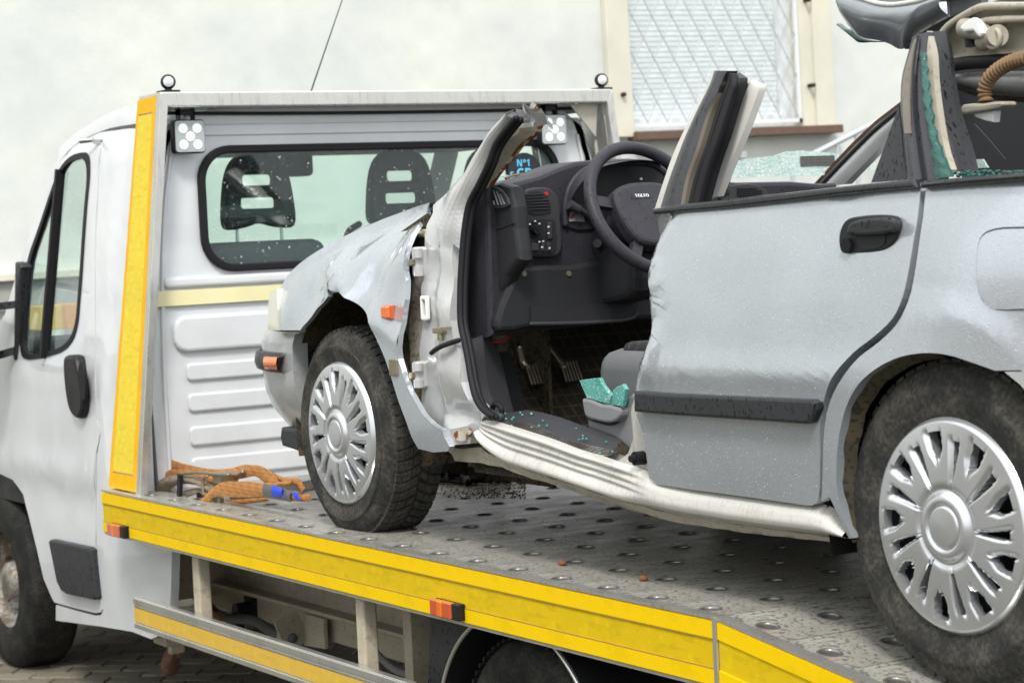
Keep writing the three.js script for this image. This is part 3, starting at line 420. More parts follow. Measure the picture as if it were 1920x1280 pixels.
// --- loading deck ---
{
  const deck = part(truck, 'loading_deck', [box(-1.60, KINK, -.135, -.06, -1.06, 1.06)], M.black);  // solid black subfloor added so the plank holes look shaded
  const holesAt = Array.from({ length: 13 }, (_, k) => 1.04 - .165 * k), circ = (cx, cz, r, n = 18) => Array.from({ length: n }, (_, k) => [cx + r * Math.cos(k / n * 6.2832), cz + r * Math.sin(k / n * 6.2832)]);
  const mk = (zo) => { const hs = holesAt.map((z) => z + zo).filter((z) => Math.abs(z) < 1.06); const g = ext([[-.0985, -1.085], [.0985, -1.085], [.0985, 1.085], [-.0985, 1.085]], .028, { axis: 'y', at: -.028, holes: hs.map((z) => circ(0, z, .0225, 24)) });
    const rims = hs.map((z) => { const r = new THREE.LatheGeometry([[.0275, .0004], [.0245, .0018], [.0215, .0010], [.0196, -.003], [.0192, -.022]].map(([a, b]) => new THREE.Vector2(a, b)), 32); r.translate(0, 0, z); return boxUV(r); }); return [boxUV(g), mergeGeometries(rims)]; };
  const [pg, rg] = mk(0); const b = bases.get(deck);
  let n = 0; for (let k = -8; k <= 17; k++) { const x = .035 + .2 * k; const m = new THREE.Mesh(pg, M.deck); m.name = 'plank' + (n ? '_' + String(n).padStart(3, '0') : ''); const r = new THREE.Mesh(rg, M.deckRim); r.name = 'hole_rims' + (n ? '_' + String(n).padStart(3, '0') : ''); n++;
    for (const o of [m, r]) { o.position.set(x - b[0], (x > KINK ? -(x - KINK) * SLOPE : 0) - b[1], -b[2]); if (x > KINK) o.rotation.z = -Math.atan(SLOPE); o.castShadow = o.receiveShadow = true; deck.add(o); bases.set(o, b); } r.userData.kind = 'stuff'; }
  const rl = 1.6, dy = (x) => -(x - KINK) * SLOPE; part(deck, 'ramp_frame', ext([[KINK, -.06], [KINK + rl, dy(KINK + rl) - .06], [KINK + rl, dy(KINK + rl) - .13], [KINK, -.135]], 2.1, { at: -1.05 }), M.black);
  for (const s of [1, -1]) {
    const zo = 1.11 * s, zi = 1.092 * s; const mn = Math.min(zo, zi), mx = Math.max(zo, zi);
    const rail = part(truck, 'side_rail', box(-1.65, KINK - .006, -.142, -.002, mn, mx), M.dullY, { label: 'dull yellow side rail' });
    const o = (a, c) => [Math.min(a, c) , Math.max(a, c)];
    const [t0, t1] = o(zo + .0 * s, zo + .0035 * s);
    part(rail, 'reflective_tape', box(-1.65, KINK - .008, -.040, -.004, t0, t1), M.tapeY); part(rail, 'reflective_tape', box(-1.65, KINK - .008, -.140, -.106, t0, t1), M.tapeY);
    part(rail, 'aluminium_edge', [ext([[-1.62, .0], [KINK, 0], [KINK + rl, dy(KINK + rl)], [KINK + rl, dy(KINK + rl) + .007], [KINK, .007], [-1.62, .007]], .03, { at: s > 0 ? 1.083 : -1.113 }), box(-1.65, KINK, -.15, -.1425, mn - .01, mx)], M.alu);
    part(rail, 'tape_edge', [box(-1.65, KINK - .01, -.0425, -.0405, t0 - .001 * s, t1), box(-1.65, KINK - .01, -.1055, -.1035, t0 - .001 * s, t1)], mat([.35, .22, .03], .8));
    part(rail, 'joint_strip', box(KINK - .006, KINK + .006, -.15, .006, mn, Math.max(mx, zo + .006 * s)), M.alu);
    const rp = (y0, y1, x1 = KINK + rl) => [[KINK + .008, y0], [x1, dy(x1) + y0], [x1, dy(x1) + y1], [KINK + .008, y1]];
    const rr2 = part(truck, 'ramp_side_rail', ext(rp(-.142, -.002), .018, { at: mn }), M.dullY);
    part(rr2, 'reflective_tape', ext(rp(-.040, -.004), .0035, { at: t0 }), M.tapeY); part(rr2, 'reflective_tape', ext(rp(-.140, -.106), .0035, { at: t0 }), M.tapeY);
    part(rail, 'rail_end', box(-1.66, -1.62, -.002, .006, Math.min(zo, zo - .07 * s), Math.max(zo, zo - .07 * s)), M.alu);
  }
  for (const [a, c] of [[[205, 985], [236, 1009]], [[812, 1130], [865, 1161]]]) { // amber side markers
    const p = onZ(a[0], a[1], 1.125), q = onZ(c[0], c[1], 1.125); const x0 = p.x, x1 = q.x, yc = (p.y + q.y) / 2 + .004, h = .021; const m = part(truck, 'side_marker', [box(x0, x1, yc - h, yc + h, 1.112, 1.118, .002), box(lerp(x0, x1, .76), x1, yc - h, yc + h, 1.118, 1.134, .004)], M.black);
    part(m, 'amber_lens', box(x0, lerp(x0, x1, .26), yc - h, yc + h, 1.1185, 1.137, .004), M.amberDeep); part(m, 'amber_lens', box(lerp(x0, x1, .44), lerp(x0, x1, .75), yc - h, yc + h, 1.1185, 1.137, .004), M.amberDeep); part(m, 'reflector', box(lerp(x0, x1, .265), lerp(x0, x1, .435), yc - h, yc + h, 1.1185, 1.139, .004), M.amber);
  }
  // side guard and its hangers
  const gx0 = -1.405, gx1 = .56; const gd = part(truck, 'side_guard', [box(gx0, gx1, -.452, -.344, 1.082, 1.108, .004), box(gx0, gx1, -.368, -.346, 1.106, 1.113, .003), box(gx0, gx1, -.450, -.432, 1.106, 1.113, .003), box(gx0, gx1, -.376, -.372, 1.107, 1.112)], M.alu); part(gd, 'yellow_tape', box(gx0, gx1, -.428, -.379, 1.107, 1.1105), M.guardY);
  for (const [px, py, w] of [[380, 1100, .052], [690, 1190, .05]]) { const p = onZ(px, py, 1.05); part(gd, 'hanger', [box(p.x - w / 2, p.x + w / 2, -.46, -.13, 1.03, 1.075, .008)], M.steel); }
  // chassis rail, brackets, hoses, tank, exhaust below the deck
  const ch = part(truck, 'chassis_rail', [box(-1.85, 3.2, -.40, -.14, .52, .58), box(-1.85, 3.2, -.412, -.398, .52, .64, .003), box(-1.95, 3.2, -.505, -.412, .55, .60, .006), box(-1.85, 3.2, -.5, -.16, -.58, -.52)], M.steel);
  const gb = (px0, px1) => { const a = onZ(px0, 1180, .64), c = onZ(px1, 1180, .64); return [a.x, c.x]; }; const [b0, b1] = gb(548, 606);
  part(ch, 'bracket', [ext([[b0, -.505], [b0 + .05, -.42], [b0 + .075, -.42], [b0 + .075, -.53], [b0 + .03, -.535]], .012, { at: .69 }), ext([[b0 + .08, -.53], [b0 + .10, -.42], [b1, -.42], [b1, -.52]], .012, { at: .625 }), bar(V(b0 + .075, -.42, .70), V(b0 + .075, -.53, .66), .012, .09)], M.steel);
  const cb = onZ(445, 1150, .66); part(ch, 'hose_clamp', [cyl(V(cb.x, cb.y + .01, .6), V(cb.x, cb.y + .01, .67), .028), box(cb.x - .04, cb.x + .04, cb.y - .015, cb.y + .055, .60, .615), box(cb.x - .013, cb.x + .013, cb.y - .06, cb.y + .01, .64, .67, .005)], M.black);
  const H = (pts, r, m2, nm) => part(ch, nm, tube(pts.map(([x, y, z = .68]) => onZ(x, y, z)), r, 30, 8), m2);
  H([[390, 1135], [410, 1155], [445, 1160], [480, 1165], [510, 1185], [548, 1196]], .018, mat([.10, .10, .10], .7), 'hose'); H([[362, 1090], [370, 1120], [388, 1140], [425, 1160]], .02, M.pinkRust, 'hose'); H([[349, 1068], [358, 1095], [366, 1106]], .006, mat([.03, .12, .4], .5), 'air_line'); H([[700, 1220], [740, 1255], [790, 1270], [868, 1277]], .012, mat([.22, .21, .2], .7), 'cable'); H([[330, 1055], [345, 1068], [368, 1070]], .008, M.black, 'cable');
  part(ch, 'tank', cyl(V(-2.4, -.33, .62), V(-2.0, -.33, .62), .11), M.black);
  part(ch, 'cross_member', box(-1.9, -1.84, -.45, -.15, -.9, .95), M.steel); part(ch, 'cross_member', box(.15, .2, -.45, -.15, -.9, .9), M.steel);
  for (const [px, py] of [[822, 1219], [812, 1229]]) { const p = onZ(px, py, .61); part(ch, 'bolt', cyl(V(p.x, p.y, .6), V(p.x, p.y, .612), .012, .01, 6), M.zinc); }
  const ex = [[520, 1200, .3], [420, 1192, .42], [356, 1200, .5], [333, 1213, .52], [322, 1232, .53], [317, 1250, .535]].map(([x, y, z]) => onZ(x, y, z)); part(truck, 'exhaust_pipe', tube(ex, .036, 30, 14), M.pinkRust);
  const sf = onZ(297, 1205, .8); part(truck, 'jacking_bracket', [box(sf.x - .06, sf.x + .06, sf.y - .01, sf.y + .06, .6, .8, .01), box(sf.x - .02, sf.x + .01, sf.y - .05, sf.y, .7, .76, .008)], M.steel);
  part(truck, 'underbody', [box(-3.0, -1.5, -.5, -.2, -.6, .5, .05), cyl(V(1.03, -.53, -.9), V(1.03, -.53, .9), .06), cyl(V(-1.2, -.55, 0), V(1, -.55, 0), .05)], M.steel);
}
// ---------- wrecked car ----------
const dropF = drops(1024, 100, 1300, .12, .6, 9, 1.6);
Object.assign(T, {
  paintSpk: tex(512, (u, v) => { const s = fbm(u, v, 128, 2, 201), f = fbm(u, v, 4, 4, 203); const k = .94 + .05 * (s - .5) + .06 * (f - .5); return [k, k, k]; }, { size: .5 }),
  paintDirt: tex(512, (u, v) => { const s = fbm(u * 1, v * .2, 96, 2, 211), f = fbm(u, v, 5, 5, 213), g = fbm(u, v, 64, 2, 215); const k = .98 - .07 * sst(.5, .8, s) * sst(.35, .65, f) - .06 * sst(.6, .85, g) - .04 * f; return [k, k * .99, k * .97]; }, { size: .42 }),
  crackle: tex(512, (u, v) => { const n = 18; let a = 9, b = 9; const x = u * n, y = v * n, xi = Math.floor(x), yi = Math.floor(y); for (let j = -1; j < 2; j++) for (let i = -1; i < 2; i++) { const cx = xi + i, cy = yi + j, mx = ((cx % n) + n) % n, my = ((cy % n) + n) % n; const d = Math.hypot(cx + hash(mx, my, 1) - x, cy + hash(mx, my, 2) - y); if (d < a) { b = a; a = d; } else if (d < b) b = d; } const e = sst(.0, .07, b - a), c = hash(xi, yi, 7); return [lerp(.55, .84 + .12 * c, e), lerp(.72, .93 + .05 * c, e), lerp(.70, .91 + .06 * c, e)]; }, { size: .24 }),
  dropFine: tex(1024, (u, v) => { const d = dropF(u, v) > .05 ? 1 : 0; return 1 - .6 * d - .14 * fbm(u, v, 6, 5, 8); }, { size: .34 }),
  matGrid: tex(256, (u, v) => { const gx = Math.abs((u * 6) % 1 - .5), gy = Math.abs((v * 6) % 1 - .5); const l = Math.max(sst(.4, .46, gx), sst(.4, .46, gy)); const d = fbm(u, v, 5, 4, 221); return [lerp(.13, .42, l * d) + .08 * d, lerp(.12, .36, l * d) + .07 * d, lerp(.10, .27, l * d) + .05 * d]; }, { size: .2 }),
  seatPat: tex(256, (u, v) => { const w = Math.abs(Math.sin((u * 6 + Math.sin(v * 25.1) * .4) * Math.PI)); const l = sst(.12, .02, w) * sst(.4, .6, fbm(u, v, 8, 2, 231)); const k = .14 + .5 * l + .06 * fbm(u, v, 32, 2, 232); return [k, k, k * 1.03]; }, { size: .22 }),
  rustT: tex(256, (u, v) => { const f = fbm(u, v, 5, 5, 241); const r = sst(.45, .6, f); return [lerp(.80, .50, r), lerp(.78, .28, r), lerp(.72, .10, r)]; }, { size: .12 }),
  teal: tex(512, (u, v) => { const a = fbm(u, v, 48, 2, 251), b = fbm(u, v, 6, 3, 253); const k = sst(.62, .74, a); return [lerp(.30 + .2 * b, .92, k), lerp(.64 + .2 * b, .98, k), lerp(.60 + .2 * b, .96, k)]; }, { size: .16 }),  // near-white flecks paint sparkle into the crushed glass
});
Object.assign(M, {
  paint: mat([.555, .60, .65], .19, { metalness: .5, map: T.paintSpk, clearcoat: 1, clearcoatRoughness: .04, bumpMap: T.dropBump, bumpScale: .00025 }),
  paintLow: mat([.52, .55, .58], .38, { metalness: .3, map: T.paintDirt, clearcoat: .8, clearcoatRoughness: .15, bumpMap: T.dropBump, bumpScale: .0008 }),
  paintIn: mat([.60, .61, .61], .34, { metalness: .25, map: T.paintSpk, clearcoat: .8, clearcoatRoughness: .12 }),
  sillP: mat([.62, .62, .60], .36, { metalness: .2, map: T.paintDirt, clearcoat: .5, clearcoatRoughness: .2 }),
  creamP: mat([.46, .44, .38], .5, { map: T.grime }),
  dirtyIn: mat([.45, .43, .39], .85, { specularIntensity: .4, map: T.mud }),
  rusty: mat([.9, .9, .9], .7, { map: T.rustT }),
  lens: mat([.78, .78, .66], .15, { clearcoat: 1, transmission: .25, thickness: 0 }),
  dashTop: mat([.034, .034, .043], .65, { specularIntensity: .6, map: T.dropFine, roughnessMap: T.rough }),
  dashLow: mat([.026, .027, .030], .55, { specularIntensity: .4, roughnessMap: T.rough }),
  dashGrey: mat([.040, .041, .045], .55, { specularIntensity: .6 }),
  trimWet: mat([.026, .028, .034], .42, { specularIntensity: .6, map: T.dropDark, roughnessMap: T.dropRough, clearcoat: .5 }),
  beige: mat([.58, .575, .545], .7, { map: T.smudge }),
  seatGrey: mat([.12, .125, .13], .85, { map: T.smudge }),
  seatTop: mat([.5, .5, .52], .9, { map: T.seatPat }),
  pocket: mat([.22, .225, .235], .6, { map: T.smudge }),
  mat_: mat([.9, .86, .82], .85, { map: T.matGrid, bumpMap: T.matGrid, bumpScale: .004 }),
  crackle: mat([.95, .97, .97], .35, { map: T.crackle, transmission: .35, thickness: 0, bumpMap: T.crackle, bumpScale: .002 }),
  teal: mat([.62, .72, .70], .2, { map: T.teal, bumpMap: T.teal, bumpScale: .002, transmission: .15, thickness: 0 }),
  tealDark: mat([.075, .15, .135], .25, { map: T.teal, bumpMap: T.teal, bumpScale: .002 }),
  hub: mat([.68, .70, .725], .26, { metalness: .7, map: T.smudge, clearcoat: .6, clearcoatRoughness: .15 }),
  tread: mat([.8, .8, .8], .75, { map: T.tyre }),
  corr: mat([.25, .16, .085], .8, { map: T.grime }),
  white: mat([.8, .8, .78], .4), red: mat([.5, .02, .02], .5),
});
const ZC = .16; // car centre line
const prof = curve1([[.1, .965], [.2, 1.0], [.3, 1.015], [.42, 1.022], [.52, 1.024], [.65, 1.014], [.78, .992], [.88, .964], [.95, .935]]);
const S = (x, y) => prof(y) - .25 * Math.pow(Math.max(0, -(x + .2)), 2) - .10 * Math.pow(Math.max(0, x - 2.5), 2);
const off = (F, d) => (x, y) => F(x, y) + d;
const car = thing('wrecked_car', 'crushed silver hatchback with its roof and front door cut away, on the truck deck', 'car', [1.2, 0, ZC]);
const gauss = (x, y, cx, cy, rx, ry, h, a = 0) => { const c = Math.cos(a), s = Math.sin(a), u = ((x - cx) * c + (y - cy) * s) / rx, v = (-(x - cx) * s + (y - cy) * c) / ry; return h * Math.exp(-u * u - v * v); };
const segd = (x, y, a, b) => { const dx = b.x - a.x, dy = b.y - a.y, t = clamp(((x - a.x) * dx + (y - a.y) * dy) / (dx * dx + dy * dy)); return Math.hypot(x - a.x - t * dx, y - a.y - t * dy); };
const PS = (px, py) => onS(px, py, S);
{ // --- front wing ---
  const top = [[525, 541], [538, 517], [560, 495], [592, 472], [634, 448], [682, 425], [719, 410], [746, 400], [780, 387], [805, 380]];
  const topXY = pxS(top, S), yTop = curve1(topXY.slice().sort((a, b) => a[0] - b[0]));
  const Sf = (x, y) => S(x, Math.min(y, .9)) - (.02 + .08 * sst(-.3, .1, x)) * Math.pow(clamp((y - (yTop(x) - .16)) / .16), 2.2);
  const o = pxS([...top, [798, 397], [790, 412], [781, 426], [771, 441], [763, 460], [757, 485], [754, 509], [756, 526], [755, 562], [751, 591], [750, 626], [748, 652], [747, 673], [750, 684], [756, 705], [767, 733], [781, 758], [792, 777], [809, 794], [829, 806], [833, 820], [843, 837], [840, 846], [812, 848], [784, 841], ...smo([[778, 831], [772, 820], [761, 789], [747, 752], [733, 707], [722, 674], [708, 640], [702, 623], [690, 596], [677, 578], [663, 565], [650, 554], [639, 547], [629, 549]], 3), [620, 540], [613, 545], [614, 556], ...smo([[611, 559], [597, 572], [584, 588], [573, 603], [566, 612], [562, 619]], 3), [528, 619], [526, 580]], Sf);
  const q = (a, b) => onS(a, b, Sf), A = q(638, 482), B = q(655, 560), C1 = q(692, 520), D = q(595, 505), E = q(600, 560), F = q(720, 470), Gp = q(575, 560), H = q(745, 540), I = q(735, 610);
  const wingM = part(car, 'front_wing', sheet(o, Sf, { max: .03, rim: .016, disp: (x, y) => -.030 * Math.exp(-Math.pow(segd(x, y, C1, F) / .07, 2)) + .018 * Math.exp(-segd(x, y, A, B) / .022) - .014 * Math.exp(-segd(x, y, D, E) / .02) + .014 * Math.exp(-Math.pow(segd(x, y, q(622, 500), q(628, 540)) / .018, 2)) + gauss(x, y, Gp.x, Gp.y, .05, .06, -.018) - .012 * Math.exp(-Math.pow(segd(x, y, H, I) / .05, 2)) + .012 * Math.exp(-Math.pow(segd(x, y, q(752, 640), q(700, 600)) / .03, 2)) }), M.paint);
  wetList.push([wingM, 800, .0005, .0016, 0]);
  const lo = onS(727, 585, Sf), li = part(car, 'side_indicator', [box(lo.x - .018, lo.x + .018, lo.y - .017, lo.y + .017, lo.z - .01, lo.z + .014, .005)], M.amber, { label: 'small amber side indicator lamp' });
  part(li, 'indicator_base', box(lo.x - .021, lo.x + .021, lo.y - .0195, lo.y + .0195, lo.z - .012, lo.z + .004, .003), M.amberDeep);
  const cp = onS(739, 688, Sf); part(car, 'wing_bracket', [box(cp.x - .022, cp.x + .022, cp.y - .024, cp.y + .022, cp.z - .01, cp.z + .006, .003)], M.zinc);
  // shut line and bonnet
  const edge = top.map(([a, b]) => { const p = onS(a, b, Sf); return V(p.x, p.y, Sf(p.x, p.y)); });
  part(car, 'bonnet_gap', tube(edge.map((p) => p.clone().add(V(0, -.004, -.012))), .008, 40, 6), M.rubber);
  const bc = new THREE.CatmullRomCurve3(edge);
  part(car, 'bonnet', grid(24, 14, (u, v) => { const p = bc.getPointAt(v), z = lerp(p.z - .018, 2 * ZC - p.z + .018, u); return V(p.x - .12 * Math.sin(u * Math.PI) * (1 - v), p.y - .014 - .012 * Math.sin(u * Math.PI), z); }), M.paint);
  // headlamp end lens, front panel
  part(car, 'headlamp_lens', sheet(pxS([[509, 560], [513, 546], [524, 541], [526, 580], [527, 619], [507, 618]], off(S, -.01)), off(S, .0), { max: .03, rim: .05 }), M.lens);
  const fc = [[-.62, .90], [-.72, .84], [-.80, .70], [-.85, .45], [-.86, .16]]; const fcv = new THREE.CatmullRomCurve3([...fc, ...fc.slice(0, -1).reverse().map(([x, z]) => [x, 2 * ZC - z])].map(([x, z]) => V(x, 0, z)));
  part(car, 'front_panel', grid(30, 3, (u, v) => { const p = fcv.getPointAt(u); return V(p.x + .05 * v, lerp(.55, .69 + .015 * Math.sin(u * Math.PI), v), p.z); }), M.dashLow);
  // front bumper, wrapped round the corner
  const pc = [[-.31, .985], [-.42, .985], [-.55, .965], [-.68, .915], [-.79, .83], [-.88, .66], [-.93, .42], [-.945, .16]]; const pcv = new THREE.CatmullRomCurve3([...pc, ...pc.slice(0, -1).reverse().map(([x, z]) => [x, 2 * ZC - z])].map(([x, z]) => V(x, 0, z)), false, 'centripetal');
  const bp = [[.565, .035], [.56, .012], [.53, .002], [.44, 0], [.38, .006], [.32, .03], [.26, .075], [.21, .13], [.18, .19]];
  const bm = (bp_, d = 0, u0 = 0, u1 = 1, n = 60) => grid(n, bp_.length - 1, (u, v) => { const k = lerp(u0, u1, u), p = pcv.getPoint(k), t = pcv.getTangent(k), nn = V(-t.z, 0, t.x); if (nn.dot(V(p.x + .3, 0, p.z - ZC)) < 0) nn.negate(); const [y, ins] = bp_[Math.round(v * (bp_.length - 1))]; return V(p.x, y, p.z).addScaledVector(nn, d - ins); });
  const bu = part(car, 'front_bumper', [bm(bp), grid(1, bp.length - 1, (u, v) => { const [y, ins] = bp[Math.round(v * (bp.length - 1))]; return V(-.31, y, .985 - ins - u * .05); })], M.paintLow);
  part(bu, 'rub_strip', bm([[.505, .0], [.50, -.014], [.47, -.02], [.45, -.014], [.443, 0]], .004, .03, .97), M.plast);
  const toPx = (p) => { const d = p.clone().sub(CAMP).applyMatrix4(CM.clone().transpose()); return 960 + FPX * d.x / -d.z; }; const uAt = (px) => { let b = .03, e = 1e9; for (let u = .02; u < .25; u += .0015) { const p = pcv.getPoint(u), q = Math.abs(toPx(V(p.x, .47, p.z + .02)) - px); if (q < e) { e = q; b = u; } } return b; };
  part(bu, 'bumper_indicator', bm([[.494, .008], [.492, -.016], [.474, -.020], [.455, -.016], [.452, .008]], .012, uAt(524), uAt(500), 10), M.amber);
  part(bu, 'valance', [ext(pxZ([[531, 800], [560, 802], [568, 812], [568, 848], [552, 842], [533, 836], [529, 820]], .93), .10, { at: .84, bevel: .01 })], M.plast);
}
// --- wheels ---
function carWheel(name, cx, cy, s, R, flat, phase) {
  const cz = ZC + (.992 - ZC) * s, rim = .205, w = .195;
  const ty = part(car, name, tyreGeo(R, w, rim, cx, cy, cz, { sgn: s, flat }), M.tyreV);
  const P = (t, d, z) => { let r = R + d; let y = r * Math.sin(t), x = r * Math.cos(t); const lim = -R + flat; if (y < lim) y = lim + (y - lim) * .1; return V(cx + x, cy + y, cz - z * s); };
  const n = 58, pos = []; const quadBlock = (t0, t1, z0, z1, sh, h) => { // raised block; sh: angular skew over its width
    const c = []; for (const d of [-.004, h]) for (const [t, z, k] of [[t0, z0, 0], [t1, z0, 0], [t1, z1, 1], [t0, z1, 1]]) { const e = Math.abs(z - w / 2) / (w / 2), drop = .016 * Math.pow(Math.max(0, e - .62) / .38, 2); c.push(P(t + sh * k, d - drop - (d > 0 ? 0 : .004), z)); }
    for (const q of [[4, 5, 6, 7], [0, 1, 5, 4], [1, 2, 6, 5], [2, 3, 7, 6], [3, 0, 4, 7]]) for (const i of [0, 1, 2, 0, 2, 3]) { const v = c[q[i]]; pos.push(v.x, v.y, v.z); } };
  for (let k = 0; k < n; k++) { const t = k / n * Math.PI * 2, p = Math.PI * 2 / n; // directional winter tread
    for (const m of [0, 1]) { const Z = (z) => m ? w - z : z; const o = m ? p * .5 : 0;
      quadBlock(t + o, t + o + p * .78, Z(.026), Z(.047), .012, name === 'rear_wheel' ? .001 : .003); quadBlock(t + o + .016, t + o + .016 + p * .70, Z(.05), Z(.07), .03, .007); quadBlock(t + o + .05, t + o + .05 + p * .66, Z(.073), Z(.0935), .04, .007); } }
  const tg = new THREE.BufferGeometry(); tg.setAttribute('position', new THREE.Float32BufferAttribute(pos, 3)); tg.computeVertexNormals(); part(ty, 'tread_blocks', tg, M.tread, { kind: 'stuff' });
  if (s < 0) { part(ty, 'steel_rim', latheZ([[0, -.06], [.15, -.05], [.2, -.01]], cx, cy, cz, 32, s), M.black); return; }
  part(ty, 'steel_rim', latheZ([[0, -.075], [.06, -.07], [.1, -.085], [.17, -.075], [.19, -.03], [.203, -.012]], cx, cy, cz, 48, s), M.dashLow);
  // wheel trim: 18 slots, alternately short and long, between bevelled spokes round a raised centre
  const Rh = .2095, NT = 432, NR = 46, rOf = (i) => Rh * (i < 12 ? .24 * i / 12 : lerp(.24, 1, (i - 12) / (NR - 12)));
  const slot = (r, th) => { const k = r / Rh; let a = ((th - phase - .05 * Math.pow(clamp((k - .4) / .45), 2)) / 6.2831853 * 18 + 360.5); const id = Math.floor(a) % 2, f = (a - Math.floor(a)) - .5, ang = f * 6.2831853 / 18; // signed angle from slot centre
    const w = id ? lerp(.03, .058, sst(.38, .7, k)) : lerp(.03, .105, sst(.58, .72, k)), k0 = id ? .40 : .60, k1 = id ? .79 : .86; return { hole: k > k0 && k < k1 && Math.abs(ang) < w * Math.min(1, (k - k0) / .05 + .25), ang, w, k, near: sst(k0 - .06, k0 + .04, k) * sst(k1 + .05, k1 - .02, k) }; };
  const zAt = (r, th) => { const q = slot(r, th), k = q.k; let z = .012 * (1 - Math.pow(k, 3)) - .014 * sst(.955, 1, k) + .006 * sst(.31, .27, k) - .010 * sst(.215, .185, k) - .006 * Math.exp(-Math.pow((k - .34) / .03, 2)); const d = q.ang - q.w; const e = -q.ang - q.w; z -= .0075 * sst(.075, .0, Math.max(0, d)) * (d > -.01 ? 1 : 0) * q.near; z -= .003 * sst(.03, .0, Math.max(0, e)) * (e > -.01 ? 1 : 0) * q.near; return z + .003; };
  const hp = [], P3 = (i, j) => { const th = j / NT * 6.2831853, r = rOf(i); return [cx + r * Math.cos(th), cy + r * Math.sin(th), cz + zAt(r, th)]; }, solid = (i, j) => { if (i < 0 || i >= NR) return true; const th = (((j % NT) + NT) % NT + .5) / NT * 6.2831853, r = (rOf(i) + rOf(i + 1)) / 2; return !slot(r, th).hole; };
  for (let i = 0; i < NR; i++) for (let j = 0; j < NT; j++) { if (!solid(i, j)) continue; const A = P3(i, j), B = P3(i + 1, j), C = P3(i + 1, j + 1), D = P3(i, j + 1); hp.push(...A, ...B, ...C, ...A, ...C, ...D); }
  let hg = new THREE.BufferGeometry(); hg.setAttribute('position', new THREE.Float32BufferAttribute(hp, 3)); hg = mergeVertices(hg, 1e-6); hg.computeVertexNormals(); hg = hg.toNonIndexed();
  const wl = []; for (let i = 12; i < NR; i++) for (let j = 0; j < NT; j++) { if (solid(i, j)) continue; for (const [di, dj, E] of [[0, -1, [[i, j], [i + 1, j]]], [0, 1, [[i, j + 1], [i + 1, j + 1]]], [-1, 0, [[i, j], [i, j + 1]]], [1, 0, [[i + 1, j], [i + 1, j + 1]]]]) if (solid(i + di, j + dj)) { const A = P3(...E[0]), B = P3(...E[1]), dn = .02; wl.push(...A, ...B, B[0], B[1], B[2] - dn, ...A, B[0], B[1], B[2] - dn, A[0], A[1], A[2] - dn); } }
  const wg = new THREE.BufferGeometry(); wg.setAttribute('position', new THREE.Float32BufferAttribute(wl, 3)); wg.computeVertexNormals();
  const lipg = latheZ([[Rh, -.0115], [Rh + .001, -.016], [Rh - .004, -.02]], cx, cy, cz, 96);
  const hc = part(ty, 'wheel_trim', [hg, wg, lipg], M.hub);
  part(hc, 'centre_cap', latheZ([[0, .022], [.035, .021], [.041, .018], [.043, .012]], cx, cy, cz, 32), M.hub);
}
carWheel('front_wheel', 0, .28, 1, .30, .02, .12); carWheel('rear_wheel', 2.55, .238, 1, .316, .002, .30);
carWheel('front_wheel', 0, .28, -1, .30, .02, 0); carWheel('rear_wheel', 2.55, .238, -1, .316, .002, 0);
{ // --- wheel housings, floor, firewall, far side (closed shell) ---
  part(car, 'front_wheel_housing', [grid(20, 3, (u, v) => { const t = lerp(-.2, Math.PI + .25, u); return V(.0 + .395 * Math.cos(t), .285 + .40 * Math.sin(t), lerp(.975 - .03 * Math.abs(Math.cos(t)), .60, v)); }), ext([[-.4, .12], [.5, .12], [.5, .7], [-.4, .62]], .01, { at: .58 })], M.dirtyIn);
  part(car, 'wing_lining', [ext(pxZ([[700, 470], [800, 400], [800, 470], [796, 700], [802, 790], [740, 760], [748, 600], [735, 520]], .90), .01, { at: .89 })], M.dirtyIn);
  part(car, 'rear_wheel_housing', [grid(20, 3, (u, v) => { const t = lerp(-.2, Math.PI + .25, u); return V(2.55 + .375 * Math.cos(t), .24 + .385 * Math.sin(t), lerp(.985, .62, v)); }), ext([[2.1, .12], [3.0, .12], [3.0, .68], [2.1, .68]], .01, { at: .6 })], mat([.03, .028, .025], .9, { map: T.mud }));
  part(car, 'floor_pan', [box(.5, 3.2, .205, .23, -.6, .86)], M.dirtyIn); part(car, 'centre_tunnel', box(.5, 2.2, .2, .34, .02, .28, .04), M.dashLow);
  part(car, 'firewall', [box(.12, .16, .2, .92, -.6, .80)], M.dashLow);
  part(car, 'engine_bay', [box(-.6, .1, .2, .60, -.45, .55, .05)], M.dirtyIn);
  const Sm = (x, y) => 2 * ZC - S(x, y); const ar = (cx, cy, r, a0, a1) => Array.from({ length: 13 }, (_, k) => { const t = (a0 + (a1 - a0) * k / 12) * Math.PI / 180; return [cx + r * Math.cos(t), cy + r * Math.sin(t)]; });
  part(car, 'far_side', sheet([[-.5, .68], [.55, .88], [2.2, .86], [3.3, .86], [3.3, .5], ...ar(2.55, .24, .37, 20, 180), [2.15, .18], [.45, .18], ...ar(0, .28, .36, -5, 170), [-.5, .55]], Sm, { max: .15, rim: .04, dir: 1 }), M.paintLow);
}
